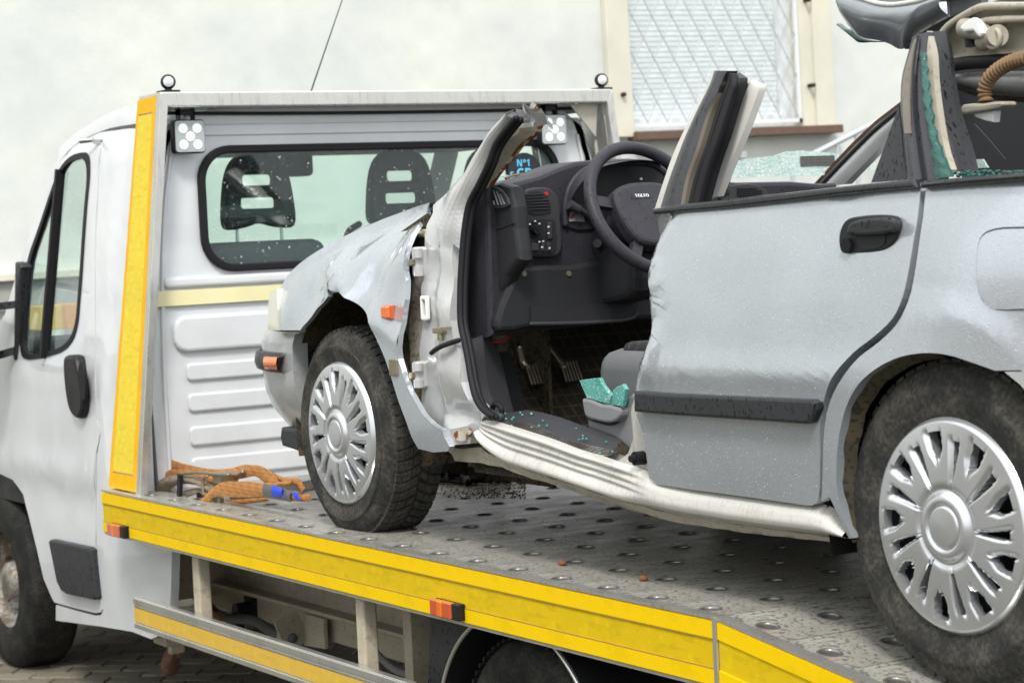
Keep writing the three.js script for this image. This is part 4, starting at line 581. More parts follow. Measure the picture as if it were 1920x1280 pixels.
{ // --- door pillar behind the wing, its hinges and the cut windscreen pillar ---
  const Sa = (x, y) => prof(Math.min(y, .9)) - .055;
  const post = pxS([[813, 384], [835, 372], [858, 366], [880, 372], [872, 410], [867, 460], [864, 520], [861, 600], [864, 640], [876, 668], [882, 715], [892, 748], [912, 772], [922, 778], [905, 790], [893, 796], [862, 803], [836, 806], [815, 796], [800, 782], [793, 760], [789, 700], [790, 640], [792, 560], [794, 500], [796, 460], [803, 420]], Sa);
  const rA = onS(836, 420, Sa), rB = onS(826, 690, Sa), rC = onS(852, 560, Sa), rD = onS(846, 760, Sa);
  part(car, 'door_pillar', sheet(post, Sa, { max: .03, rim: .04, disp: (x, y) => .024 * sst(.0, .05, x - lerp(rB.x, rA.x, clamp((y - rB.y) / (rA.y - rB.y))) + .01) + .008 * Math.exp(-Math.pow(segd(x, y, rC, rD) / .02, 2)) - .02 * Math.exp(-Math.pow(segd(x, y, onS(900, 785, Sa), onS(850, 775, Sa)) / .03, 2)) + .005 * Math.sin(y * 40 + x * 12) }), M.paintIn);
  part(car, 'pillar_side', sheet(pxS([[762, 440], [800, 408], [806, 420], [800, 470], [798, 560], [796, 700], [800, 770], [818, 798], [805, 800], [785, 770], [765, 735], [757, 690], [757, 560]], off(S, -.10)), off(S, -.10), { max: .06, rim: .02, disp: (x, y) => .012 * Math.sin(x * 60) }), mat([.34, .32, .28], .8, { map: T.dirtSpat }));
  const k = (px, py, d = .0) => { const p = onS(px, py, Sa); return V(p.x, p.y, p.z + d); };
  for (const [y0, y1] of [[462, 520], [676, 728]]) { const a = k(793, y0, .01), b = k(797, y1, .01), m = a.clone().lerp(b, .5); const h = part(car, 'hinge', [box(m.x - .02, m.x + .012, b.y, a.y, m.z - .02, m.z + .02, .01), cyl(V(m.x + .012, a.y - .005, m.z + .015), V(m.x + .012, m.y + .012, m.z + .015), .014), cyl(V(m.x + .012, m.y - .012, m.z + .015), V(m.x + .012, b.y + .005, m.z + .015), .013)], M.paintIn); part(h, 'hinge_bolt', cyl(V(m.x - .004, m.y, m.z + .01), V(m.x - .004, m.y, m.z + .03), .009, .009, 6), M.zinc); }
  const cf = k(803, 577, .008), cm = part(car, 'wiring_frame', ext(rrect(cf.x - .018, cf.x + .018, cf.y - .033, cf.y + .033, .007), .012, { at: cf.z - .004, bevel: .003, holes: [rrect(cf.x - .008, cf.x + .008, cf.y - .022, cf.y + .022, .003)] }), M.white); part(cm, 'wiring_opening', box(cf.x - .01, cf.x + .01, cf.y - .024, cf.y + .024, cf.z - .006, cf.z - .002), M.black);
  const cs = k(845, 615, .035); part(car, 'door_check_strap', [box(cs.x - .03, cs.x + .025, cs.y - .012, cs.y + .004, cs.z - .03, cs.z + .005, .003), bar(V(cs.x, cs.y - .001, cs.z), V(cs.x + .10, cs.y + .004, cs.z + .02), .004, .009), cyl(V(cs.x, cs.y - .03, cs.z - .005), V(cs.x, cs.y, cs.z - .005), .01)], M.zinc);
  part(car, 'torn_wire', tube([k(872, 637, .02), k(860, 645, .045), k(849, 652, .05), k(840, 659, .05)], .007, 12, 8), M.black);
  part(car, 'upper_wing_mount', [box(k(782, 438).x - .01, k(782, 438).x + .03, k(782, 446).y, k(782, 430).y, .87, .915, .005), cyl(V(k(784, 438).x, k(784, 438).y, .91), V(k(784, 438).x, k(784, 438).y, .925), .010, .008, 8)], M.zinc);
  // windscreen pillar, cut through and bent: outer flange, inner flange, torn tip
  const z1 = (y) => .935 - .14 * (y - .9), lift = (pts, dz = 0) => pts.map(([a, b]) => { let p = onZ(a, b, .92); for (let i = 0; i < 6; i++) p = onZ(a, b, z1(p.y) + dz); return p; });
  const cr = (pts, n = 24) => new THREE.CatmullRomCurve3(pts, false, 'centripetal').getPoints(n);
  const Lp = cr(lift([[812, 385], [838, 361], [868, 326], [900, 281], [925, 246], [945, 223], [966, 204]])), Cp = cr(lift([[866, 470], [869, 430], [876, 392], [893, 350], [912, 308], [932, 266], [964, 222]], .012)), Rp = cr(lift([[940, 340], [948, 316], [962, 292], [985, 264], [1004, 240], [1010, 222], [1000, 212]], -.05));
  const crump = (g, a) => { const p = g.attributes.position; for (let i = 0; i < p.count; i++) { const x = p.getX(i), y = p.getY(i); p.setZ(i, p.getZ(i) + a * (Math.sin(x * 47 + y * 23) + Math.sin(y * 61))); } g.computeVertexNormals(); return g; };
  const rib = (A, B, bul, n = 8) => crump(grid(n, 24, (u, v) => { const i = Math.round(v * 24); const p = A[i].clone().lerp(B[i], u); p.z += bul * Math.sin(u * Math.PI); return p; }), .002);
  const wp = part(car, 'windscreen_pillar', rib(Lp, Cp, .03), M.paintIn, { label: 'cut and bent silver windscreen pillar' });
  const In0 = cr(lift([[902, 356], [907, 346], [916, 328], [930, 296], [946, 262], [962, 238], [978, 216]], -.03)), In1 = cr(lift([[918, 358], [924, 349], [934, 335], [952, 312], [985, 274], [1012, 248], [1022, 222]], -.07)), In2 = cr(lift([[912, 357], [918, 347], [929, 330], [946, 306], [975, 272], [1002, 246], [1016, 214]], -.05));
  part(wp, 'inner_flange', [rib(In0, In2, .02)], M.creamP); part(wp, 'rusty_edge', [rib(In2, In1, -.006)], M.rusty);
  part(wp, 'torn_tip', [crump(grid(6, 4, (u, v) => { const a = lift([[966, 204], [984, 200], [998, 196], [1012, 206], [1022, 214]])[Math.round(u * 4)] || Lp[24]; return V(a.x + .004 * Math.sin(u * 19 + v * 7), a.y - .05 * (1 - v) + .012 * Math.sin(u * 23) * v, a.z - .04 * Math.sin(u * 3.1) * (1 - v)); }), .004), crump(grid(3, 4, (u, v) => { const p = onZ(lerp(982, 1003, v) + 8 * u, lerp(214, 190, v) + 6 * u, .86); return p; }), .004)], M.paintIn);
  for (const [px, py] of [[930, 318], [952, 300], [968, 282], [1016, 212]]) { const p = onZ(px, py, .835); const g = new THREE.SphereGeometry(.016, 10, 6); g.scale(1.3, .5, .2); g.rotateZ(.9); g.translate(p.x, p.y, p.z + .02); part(wp, 'rust_blister', g, mat([.30, .10, .025], .9)); }
  // door seal in two lips
  const sealPx = [[968, 222], [945, 250], [930, 272], [917, 306], [898, 346], [880, 382], [872, 423], [866, 487], [863, 555], [864, 605], [871, 640], [878, 676], [884, 712], [892, 744], [905, 766], [922, 779]];
  part(car, 'door_seal', [tube(lift(sealPx, .018), .009, 80, 8), tube(lift(sealPx.map(([a, b]) => [a + 8, b + 3]), .006), .009, 80, 8)], M.rubber);
  const low = [[872, 640], [880, 665], [884, 705], [890, 740], [902, 762], [922, 776], [938, 782]].map(([a, b]) => onZ(a, b, .955));
  part(car, 'kick_trim', [strip(cr(low), cr([[905, 628], [908, 660], [912, 700], [918, 735], [930, 758], [940, 768], [946, 775]].map(([a, b]) => onZ(a, b, .90)))), tube(low, .012, 30, 8), strip(cr([[905, 628], [908, 660], [912, 700], [918, 735], [930, 758], [940, 768], [946, 775]].map(([a, b]) => onZ(a, b, .90))), cr([[930, 640], [938, 670], [946, 700], [955, 740], [960, 760], [962, 766], [964, 772]].map(([a, b]) => onZ(a, b, .80))))], M.dashGrey);
  part(car, 'seal_end', tube([[918, 778], [928, 756], [940, 766], [938, 786]].map(([a, b]) => onZ(a, b, .94)), .008, 20, 6), M.rubber);
}
{ // --- sill ---
  const topL = [[895, 789], [922, 792], [962, 804], [1021, 823], [1079, 845], [1117, 858], [1150, 867], [1200, 886], [1240, 902], [1330, 920], [1450, 938], [1540, 954], [1586, 990]], botL = [[897, 815], [916, 842], [946, 868], [992, 885], [1050, 903], [1100, 920], [1135, 932], [1190, 949], [1260, 966], [1400, 988], [1500, 1001], [1560, 1008], [1592, 1012]];
  const tC = new THREE.CatmullRomCurve3(topL.map(([a2, b2]) => onS(a2, b2, S)), false, 'centripetal').getSpacedPoints(110), bC = new THREE.CatmullRomCurve3(botL.map(([a2, b2]) => onS(a2, b2, S)), false, 'centripetal').getSpacedPoints(110);
  const yT = curve1(pxS(topL, S)), rib = curve1([[0, -.02], [.06, -.002], [.14, .002], [.22, -.006], [.32, .001], [.40, -.005], [.50, .003], [.56, -.002], [.64, .006], [.78, .016], [.9, .012], [1, -.02]]), plain = curve1([[0, -.03], [.15, -.012], [.4, .006], [.75, .012], [1, -.02]]);
  part(car, 'sill', grid(28, 110, (u, v) => { const i = Math.round(v * 110), p = tC[i].clone().lerp(bC[i], u), r = sst(1.42, 1.6, p.x), cr2 = sst(1.0, .82, p.x); return V(p.x, p.y, S(p.x, p.y) + lerp(rib(u), plain(u), r) - .02 * sst(.86, .79, p.x) + .004 * Math.sin(p.x * 21 + u * 3) * cr2 - .008 * Math.exp(-Math.pow((p.x - 1.36) / .05, 2)) * (1 - u)); }), M.sillP);
  part(car, 'pillar_foot', sheet(pxS([[1140, 866], [1158, 852], [1168, 825], [1180, 775], [1190, 748], [1240, 760], [1260, 912], [1200, 896]], off(S, -.03)), off(S, -.03), { max: .03, rim: .03, disp: (x, y) => -.03 * sst(1.50, 1.44, x) }), M.sillP);
  part(car, 'sill_flange', sheet(pxS([[832, 838], [860, 842], [900, 838], [930, 858], [992, 883], [1050, 901], [1123, 926], [1260, 964], [1400, 986], [1600, 1013], [1596, 1020], [1400, 999], [1260, 978], [1123, 938], [1050, 912], [985, 893], [940, 876], [900, 868], [852, 864], [848, 852]], off(S, -.06)), off(S, -.06), { max: .06, rim: .01, disp: (x, y) => .004 * Math.sin(x * 60) }), M.creamP);
  part(car, 'sill_corner', sheet(pxS([[834, 806], [862, 802], [893, 792], [900, 800], [896, 815], [878, 832], [852, 834], [840, 828]], off(S, -.02)), off(S, -.02), { max: .025, rim: .03, disp: (x, y) => .008 * Math.sin(x * 50) }), M.paintIn);
  part(car, 'rusty_patch', sheet(smoothPoly(pxS([[858, 812], [872, 803], [888, 802], [896, 808], [888, 818], [874, 826], [862, 824]], off(S, -.02)), 3), off(S, -.008), { max: .02, rim: .006, disp: (x, y) => .008 * Math.sin(x * 50) }), M.rusty);
  part(car, 'sill_top', [grid(20, 3, (u, v) => { const x = lerp(.78, 1.5, u); return V(x, yT(x) - .012 - .02 * v, lerp(.985, .86, v)); })], M.sillP);
  // scuff plate and rubber lip, both bent upwards
  const Z = (pts, z) => new THREE.CatmullRomCurve3(pts.map(([a, b]) => onZ(a, b, z)), false, 'centripetal').getPoints(36);
  const n0 = Z([[917, 772], [930, 792], [945, 797], [980, 806], [1021, 821], [1079, 842], [1120, 854], [1140, 855], [1156, 849]], .965), n1 = Z([[926, 770], [942, 784], [962, 791], [990, 794], [1021, 806], [1079, 828], [1120, 838], [1140, 841], [1158, 838]], .93), n2 = Z([[932, 768], [946, 777], [966, 776], [992, 776], [1050, 791], [1085, 804], [1108, 812], [1140, 824], [1160, 829]], .89), n3 = Z([[936, 766], [950, 773], [968, 771], [992, 769], [1050, 782], [1085, 795], [1108, 803], [1140, 816], [1160, 822]], .87);
  const sc = part(car, 'scuff_plate', strip(n0, n1), mat([.66, .63, .57], .5, { metalness: .3, map: T.dirtSpat }));
  for (let k = 0; k < 5; k++) part(sc, 'scuff_rib', tube(n0.map((p, i) => p.clone().lerp(n1[i], .15 + k * .17).add(V(0, .002, 0))), .0011, 36, 5), M.dashGrey);
  part(car, 'sill_rubber', [strip(n1, n2), strip(n2, n3), tube(n0, .002, 36, 6)], M.dashGrey);
  // crumbs of glass along the sill
  const crumb = []; for (let k = 0; k < 26; k++) { const i = (rnd() * 36) | 0, p = n0[i].clone().lerp(n2[i], rnd()); const g = new THREE.IcosahedronGeometry(rr(.002, .0042), 0); g.translate(p.x, p.y + .004, p.z); crumb.push(g); }
  part(car, 'glass_crumbs', crumb, M.teal, { kind: 'stuff' });
}
{ // --- rear door ---
  const o = pxS([[1225, 402], [1300, 396], [1400, 386], [1500, 374], [1600, 363], [1700, 354], ...smo([[1727, 351], [1722, 403], [1714, 450], [1705, 503], [1692, 560], [1673, 598], [1640, 630], [1602, 660], [1568, 703], [1547, 747], [1538, 796], [1535, 880], [1533, 930], [1526, 945], [1512, 948]], 3), [1400, 932], [1300, 919], [1228, 908], [1215, 896], [1209, 850], [1200, 800], [1188, 764], [1186, 735], [1190, 690], [1197, 640], [1203, 606], [1198, 588], [1196, 575], [1191, 560], [1195, 546], [1190, 520], [1188, 480], [1192, 455], [1200, 430], [1212, 412]], S);
  const ex = curve1([[.27, 1.55], [.45, 1.50], [.6, 1.56], [.66, 1.55], [.74, 1.545], [.8, 1.56], [.86, 1.62]]);
  const q = (a, b) => onS(a, b, S), A = q(1222, 500), B = q(1230, 560), C = q(1228, 620), D = q(1218, 700);
  const door = part(car, 'rear_door', sheet(o, S, { max: .03, rim: .03, disp: (x, y) => { const d = x - ex(y); return -.075 * Math.pow(sst(.085, -.01, d), 1.5) * sst(.40, .5, y) * sst(.90, .78, y) + .012 * Math.exp(-Math.pow(segd(x, y, A, B) / .016, 2)) - .012 * Math.exp(-Math.pow(segd(x, y, B, C) / .02, 2)) + .010 * Math.exp(-Math.pow(segd(x, y, C, D) / .018, 2)) + .007 * Math.exp(-Math.pow((y - .515) / .035, 2)) - .004 * sst(.42, .36, y) + gauss(x, y, 2.25, .875, .05, .012, -.004) + gauss(x, y, 2.2, .60, .12, .05, -.002); } }), M.paint);
  wetList.push([door, 2400, .0005, .0016, 0]);
  // rub strip
  const rs = pxS([[1188, 733], [1260, 738], [1400, 744], [1520, 749], [1530, 755], [1530, 768], [1521, 791], [1512, 795], [1400, 787], [1260, 778], [1190, 772]], off(S, .02));
  part(door, 'rub_strip', ext(rs, .026, { at: S(1.9, .44) - .004, bevel: .007 }), M.plast);
  // handle in its recess
  const zh = S(2.36, .79), ho = smoothPoly(pxS([[1577, 455], [1583, 432], [1598, 412], [1622, 405], [1680, 403], [1692, 408], [1693, 425], [1684, 448], [1665, 466], [1640, 473], [1592, 474], [1580, 468]], S), 4);
  const hd = part(door, 'door_handle', ext(ho, .014, { at: zh - .006, bevel: .004 }), M.dashLow);
  part(hd, 'handle_flap', ext(smoothPoly(pxS([[1592, 438], [1598, 420], [1620, 411], [1676, 409], [1684, 415], [1680, 432], [1668, 437], [1600, 441]], off(S, .02)), 4), .018, { at: zh + .006, bevel: .006 }), M.plast);
  const kc = q(1595, 460); part(hd, 'lock_cylinder', cyl(V(kc.x, kc.y, kc.z - .004), V(kc.x, kc.y, kc.z + .014), .017, .015), M.rubber);
  part(hd, 'handle_recess', ext(smoothPoly(pxS([[1605, 446], [1660, 440], [1655, 458], [1635, 466], [1608, 464]], off(S, .01)), 3), .004, { at: zh + .006 }), M.dashLow);
  // belt strips
  const strip2 = (a, nm, par) => part(par, nm, ext(pxS(a, off(S, .008)), .03, { at: S(2, .9) - .004, bevel: .006 }), M.trimWet);
  strip2([[1226, 402], [1355, 391], [1480, 377], [1560, 367], [1640, 359], [1726, 351], [1724, 336], [1640, 343], [1560, 352], [1480, 361], [1430, 366], [1355, 375], [1277, 383], [1226, 391]], 'belt_strip', door);
  strip2([[1733, 353], [1800, 347], [1919, 338], [2060, 330], [2250, 321], [2250, 308], [2060, 316], [1919, 324], [1800, 333], [1733, 341]], 'quarter_belt_strip', car);
  // door stop on the pillar foot
  const st = q(1187, 860), sb = part(car, 'door_stop', [cyl(V(st.x, st.y, st.z - .04), V(st.x, st.y, st.z - .004), .016, .016), cyl(V(st.x - .003, st.y, st.z - .006), V(st.x - .003, st.y, st.z + .006), .010, .008)], M.rubber);
  // --- rear quarter ---
  const qo = [...pxS([[1737, 352], [1800, 347], [1919, 338], [2060, 329]], S), [3.1, .885], [3.30, .87], [3.34, .7], [3.33, .51], [2.95, .51], ...pxS([[1920, 693], ...smo([[1873, 694], [1827, 678], [1784, 665], [1742, 661], [1692, 669], [1650, 690], [1616, 720], [1592, 762], [1579, 813], [1573, 876], [1576, 930], [1588, 975], [1604, 1008]]), [1597, 1009], [1580, 972], [1560, 930], ...smo([[1545, 940], [1547, 890], [1551, 800], [1562, 752], [1584, 711], [1616, 670], [1654, 640], [1687, 606], [1705, 565], [1717, 505], [1725, 450], [1732, 403]], 3)], S)];
  const qp = part(car, 'rear_quarter', sheet(qo, S, { max: .035, rim: .035, disp: (x, y) => { const r = Math.hypot(x - 2.55, y - .24); return .006 * sst(.46, .385, r) + .003 * Math.exp(-Math.pow((y - .52) / .05, 2)); } }), M.paint);
  wetList.push([qp, 900, .0005, .0016, 0]);
  const fl = (s) => smoothPoly(pxS([[1835, 467], [1844, 441], [1869, 429], [1920, 426], [1985, 424], [2000, 440], [2000, 560], [1985, 578], [1920, 580], [1877, 581], [1856, 576], [1838, 548]], S), 3).map(([x, y]) => [2.735 + (x - 2.735) * s, .70 + (y - .70) * s]);
  part(qp, 'fuel_flap_gap_shade', sheet(fl(1.012), off(S, .0012), { max: .04, rim: 0 }), M.dashGrey); part(qp, 'fuel_flap', sheet(fl(.975), off(S, .0035), { max: .04, rim: .006 }), M.paint);  // slightly larger dark sheet stands in for the shadow gap round the flap
  part(car, 'wheel_arch_flange', grid(24, 2, (u, v) => { const a = [[1604, 1008], [1588, 975], [1576, 930], [1573, 876], [1579, 813], [1592, 762], [1616, 720], [1650, 690], [1692, 669], [1742, 661]]; const c = a.map(([x, y]) => onS(x, y, S)); const p = new THREE.CatmullRomCurve3(c).getPointAt(u); return V(p.x + .012 * v, p.y - .012 * v, S(p.x, p.y) - .012 - .025 * v + .003 * Math.sin(u * 40)); }), mat([.30, .28, .22], .7, { map: T.mud }));
  part(car, 'rear_bumper', [sheet([...pxS([[1884, 697], [1920, 696]], off(S, .012)), [3.38, .5], [3.38, .2], [2.98, .2], ...pxS([[1990, 860], [1950, 770], [1915, 722]], off(S, .012))], off(S, .012), { max: .06, rim: .04 }), box(3.3, 3.4, .2, .5, -.62, .93, .04)], M.paintLow);
  part(car, 'door_gap_backing', sheet(pxS([[1640, 352], [1860, 342], [1830, 520], [1790, 620], [1640, 690], [1605, 760], [1585, 870], [1590, 985], [1490, 955], [1490, 800], [1560, 640], [1640, 560]], off(S, -.04)), off(S, -.04), { max: .15, rim: 0 }), M.rubber);  // black sheet added behind the door seam, standing in for its shade
  part(car, 'rear_shell', [box(3.2, 3.34, .5, .85, -.62, .92, .05), box(2.9, 3.3, .24, .28, -.6, .9)], M.paintLow);
}
// --- pillars beside the rear door ---
const zp = (y) => .955 - .30 * Math.max(0, y - .88) - .2 * Math.pow(Math.max(0, y - .88), 2);
const onP = (px, py, d = 0) => { let p = onZ(px, py, .93); for (let i = 0; i < 8; i++) p = onZ(px, py, zp(p.y) + d); return p; };
const crv = (pts, d = 0, n = 28) => new THREE.CatmullRomCurve3(pts.map(([a, b]) => onP(a, b, d)), false, 'centripetal').getPoints(n);
const slab = (A, B, th, bul = 0, nu = 5) => { const n = A.length - 1, f = (dz) => (u, v) => { const i = Math.round(v * n), p = A[i].clone().lerp(B[i], u); p.z += dz + bul * Math.sin(u * Math.PI); return p; }; const e = (X) => grid(1, n, (u, v) => { const i = Math.round(v * n); return V(X[i].x, X[i].y, X[i].z - th * u); }); const cap = (i) => grid(nu, 1, (u, v) => { const p = A[i].clone().lerp(B[i], u); p.z += bul * Math.sin(u * Math.PI) - th * v; return p; }); return mergeGeometries([grid(nu, n, f(0)), grid(nu, n, f(-th)), e(A), e(B), cap(0), cap(n)]); };
{
  const L = crv([[1228, 391], [1245, 338], [1262, 290], [1280, 250], [1305, 200], [1330, 153], [1337, 132]]), L2 = crv([[1238, 391], [1252, 345], [1268, 300], [1285, 256], [1309, 203], [1332, 156], [1340, 132]], .004), F1 = crv([[1276, 387], [1287, 330], [1305, 280], [1327, 210], [1345, 175], [1357, 145], [1364, 133]], .004), R1 = crv([[1283, 386], [1294, 330], [1312, 280], [1333, 212], [1350, 176], [1361, 147], [1367, 135]], -.004);
  const bp = part(car, 'rear_door_frame', slab(L2, F1, .03, .006), M.trimWet, { label: 'black rear door window frame wet with rain' });
  part(bp, 'silver_edge', slab(L, L2, .03), M.sillP); part(bp, 'frame_return', slab(F1, R1, .02), mat([.16, .14, .11], .6));
  const ch0 = crv([[1283, 386], [1294, 330], [1312, 280], [1333, 212], [1350, 176], [1361, 147], [1368, 136]], -.03), ch1 = crv([[1313, 380], [1331, 315], [1352, 255], [1367, 207], [1376, 178], [1382, 155], [1382, 146]], -.03);
  part(bp, 'window_channel', slab(ch0, ch1, .03), M.black);
  part(bp, 'channel_lip', tube(crv([[1296, 384], [1309, 330], [1327, 280], [1347, 215], [1360, 178], [1368, 155], [1370, 140]], -.012), .007, 30, 8), M.rubber); part(bp, 'outer_lip', tube(crv([[1307, 382], [1322, 325], [1343, 265], [1360, 212], [1371, 178], [1378, 158], [1377, 146]], -.012), .011, 30, 8), M.rubber);
  const t0 = crv([[1316, 378], [1334, 316], [1362, 250], [1380, 212], [1395, 182], [1406, 155], [1410, 150]], -.09), t1 = crv([[1344, 368], [1362, 324], [1394, 248], [1409, 208], [1420, 178], [1424, 164], [1423, 158]], -.10);
  part(car, 'pillar_trim', slab(t0, t1, .02, .012), M.beige);
  part(car, 'cut_pillar', [slab(crv([[1315, 372], [1335, 312], [1356, 255], [1370, 205], [1380, 172], [1385, 157], [1387, 156]], -.075), crv([[1326, 372], [1346, 312], [1368, 255], [1382, 205], [1392, 172], [1398, 160], [1400, 158]], -.085), .05)], M.dirtyIn);
  // rear edge of the door frame and quarter window trim
  const c0 = crv([[1700, 337], [1694, 260], [1689, 190], [1692, 142], [1702, 105], [1714, 71]], .0), c1 = crv([[1727, 337], [1718, 275], [1710, 205], [1710, 140], [1714, 100], [1719, 66]], .004);
  const cp = part(car, 'rear_pillar_frame', slab(c0, c1, .03, .006), M.trimWet);
  const tri = [[1634, 342], [1660, 272], [1686, 198], [1692, 260], [1701, 337]].map(([a, b]) => { const p = onP(a, b, -.01); return [p.x, p.y]; }); part(cp, 'corner_trim', sheet(tri, (x, y) => zp(y) - .01, { max: .05, rim: .012 }), M.plast);
  part(cp, 'pale_face', slab(crv([[1696, 250], [1692, 190], [1695, 142], [1704, 106], [1714, 76]], .008, 12), crv([[1707, 250], [1705, 190], [1707, 140], [1711, 102], [1717, 72]], .010, 12),   .004), mat([.26, .245, .215], .7, { map: T.grime }));  // paler grey-brown strip on the upper part of the frame
  const d0 = crv([[1731, 340], [1722, 275], [1713, 205], [1713, 140], [1717, 100], [1720, 66]], -.006), d1 = crv([[1758, 336], [1748, 275], [1740, 205], [1735, 140], [1737, 90], [1739, 60]], -.01);
  part(cp, 'window_channel', slab(d0, d1, .03, .004), M.trimWet); part(cp, 'chrome_bead', tube(crv([[1728, 338], [1719, 275], [1711, 205], [1711, 140], [1715, 100], [1719, 66]], .006), .0016, 30, 6), M.dashGrey);
  const e0 = crv([[1755, 336], [1746, 280], [1737, 226], [1730, 170], [1727, 120], [1726, 95]], .004), e1 = crv([[1786, 331], [1770, 296], [1753, 245], [1744, 190], [1738, 140], [1734, 98]], .004);
  part(cp, 'shattered_glass', slab(e0.map((p, i) => p.clone().add(V(.0015 * Math.sin(i * 2.3), 0, .002 * Math.sin(i * 1.7)))), e1.map((p, i) => p.clone().add(V(.0022 * Math.sin(i * 1.9), 0, .002 * Math.sin(i * 2.1)))), .006, .005), M.tealDark);
  part(cp, 'cream_strip', slab(crv([[1778, 326], [1765, 290], [1752, 230], [1743, 193], [1738, 119], [1735, 72]], -.012), crv([[1784, 318], [1772, 280], [1759, 208], [1752, 150], [1749, 101], [1739, 58]], -.014), .015), M.creamP);
  part(cp, 'inner_pillar', slab(crv([[1782, 322], [1770, 280], [1757, 208], [1750, 150], [1746, 101], [1738, 58]], -.03), crv([[1800, 322], [1790, 280], [1768, 208], [1758, 150], [1752, 101], [1745, 62]], -.05), .05), M.plast);
  // belt ledge with glass crumbs inside the quarter window
  const lg = []; for (let k = 0; k < 170; k++) { const p = onP(1780 + rnd() * 200, lerp(334, 322, rnd()) - 2, -.03); const g = new THREE.IcosahedronGeometry(rr(.002, .0055), 0); g.scale(1.4, .7, 1); g.translate(p.x, p.y, p.z); lg.push(g); }
  part(car, 'belt_glass_crumbs', lg, M.tealDark, { kind: 'stuff' });
  // far windscreen pillar
  const F0 = [[1519, 353], [1560, 308], [1600, 266], [1640, 228], [1700, 182], [1760, 142]].map(([a, b]) => onZ(a, b, -.50)), F1b = [[1584, 345], [1610, 318], [1640, 288], [1665, 262], [1710, 222], [1770, 180]].map(([a, b]) => onZ(a, b, -.46)), Fm = F0.map((p, i) => p.clone().lerp(F1b[i], .16));
  const fp = part(car, 'far_windscreen_pillar', slab(Fm, F1b, .03, .03), M.paintIn); part(fp, 'dirty_edge', slab(F0, Fm, .02), M.rust); part(fp, 'pillar_groove', tube(Fm.map((p, i) => p.clone().lerp(F1b[i], .45).add(V(0, 0, .035))), .006, 20, 6), M.dashGrey);
}
{ // --- dashboard ---
  const P = (px, py, x = .70) => { const p = onX(px, py, x); return [p.z, p.y]; };
  const topo = [[908, 352], [925, 344], [962, 341], [1005, 330], [1045, 313], [1075, 303], [1120, 299], [1180, 297], [1228, 301], [1256, 312], [1300, 334], [1380, 342], [1480, 340], [1540, 345]].map(([a, b]) => P(a, b));
  const bot = [[-.42, .62], [.1, .56], ...[[1195, 598], [1090, 612], [990, 622], [915, 632]].map(([a, b]) => P(a, b))];
  const db = part(car, 'dashboard', [ext([...topo, ...bot], .15, { axis: 'x', at: .56, bevel: .012 }), ext([[.56, .925], [.50, .945], [.1, .95], [-.42, .935], [-.42, .7], [.56, .7]], .24, { axis: 'x', at: .325, bevel: .02 })], M.dashTop);
  // end cap with the demister vent
  const zE = .862, cap = pxZ([[898, 372], [912, 346], [932, 342], [955, 350], [963, 388], [966, 428], [972, 468], [974, 488], [950, 520], [934, 560], [922, 608], [897, 640], [886, 628], [884, 520], [889, 430]], zE);
  const ec = part(db, 'end_cap', ext(cap, .05, { at: zE - .05, bevel: .02, seg: 4 }), M.dashLow);
  part(ec, 'cap_seam', tube([[892, 428], [935, 428], [955, 421], [964, 418]].map(([a, b]) => onZ(a, b, zE + .001)), .0022, 16, 5), M.dashLow);
  const vo = pxZ([[914, 352], [932, 352], [948, 366], [954, 382], [952, 387], [921, 388], [915, 372]], zE + .006); part(db, 'side_vent', ext(smoothPoly(vo, 3), .008, { at: zE - .001, bevel: .002, holes: [smoothPoly(pxZ([[918, 356], [931, 356], [944, 368], [949, 380], [947, 384], [924, 384], [919, 371]], zE + .006), 3)] }), M.dashGrey);
  part(db, 'side_vent_dark', ext(smoothPoly(pxZ([[918, 356], [931, 356], [944, 368], [949, 380], [947, 384], [924, 384], [919, 371]], zE + .002), 3), .002, { at: zE + .0004 }), M.dashLow);
  for (const [a, b, c, d] of [[919, 358, 927, 384], [925, 356, 934, 384], [931, 357, 941, 384], [938, 363, 946, 383]]) part(db, 'side_vent_slat', bar(onZ(a, b, zE + .004), onZ(c, d, zE + .004), .003, .003), M.galv);
  // centre stack beside the wheel: vent over switch panel
  const xs = .722, mo = smoothPoly([[980, 372], [984, 357], [995, 353], [1022, 352], [1038, 362], [1046, 385], [1047, 412], [1050, 460], [1046, 474], [1036, 480], [996, 480], [987, 474], [984, 440], [982, 405]].map(([a, b]) => P(a, b, xs)), 3);
  const sm = part(db, 'switch_surround', ext(mo, .02, { axis: 'x', at: xs - .01, bevel: .004 }), M.dashGrey);
  part(sm, 'vent_recess', ext(smoothPoly([[985, 368], [990, 362], [1014, 360], [1026, 370], [1032, 385], [1032, 398], [988, 398]].map(([a, b]) => P(a, b, xs + .012)), 3), .003, { axis: 'x', at: xs + .0095 }), M.dashLow);
  for (const y of [365, 370.5, 376, 381.5, 387, 392.5]) { const a = onX(986, y, xs + .014), b = onX(y < 372 ? 1018 : 1031, y - 2, xs + .014); part(sm, 'vent_louvre', bar(a, b, .004, .0025), M.dashGrey); }
  part(sm, 'switch_panel', ext(smoothPoly([[991, 420], [996, 414], [1036, 412], [1041, 418], [1042, 468], [1037, 474], [998, 475], [992, 468]].map(([a, b]) => P(a, b, xs + .012)), 2), .004, { axis: 'x', at: xs + .0095 }), M.dashLow);
  const kn = onX(1003, 430, xs + .02); part(sm, 'light_switch', [cyl(V(xs + .012, kn.y, kn.z), V(xs + .018, kn.y, kn.z), .021), cyl(V(xs + .016, kn.y, kn.z), V(xs + .036, kn.y, kn.z), .015, .013), bar(V(xs + .034, kn.y + .012, kn.z + .008), V(xs + .034, kn.y - .012, kn.z - .008), .008, .007)], M.black);
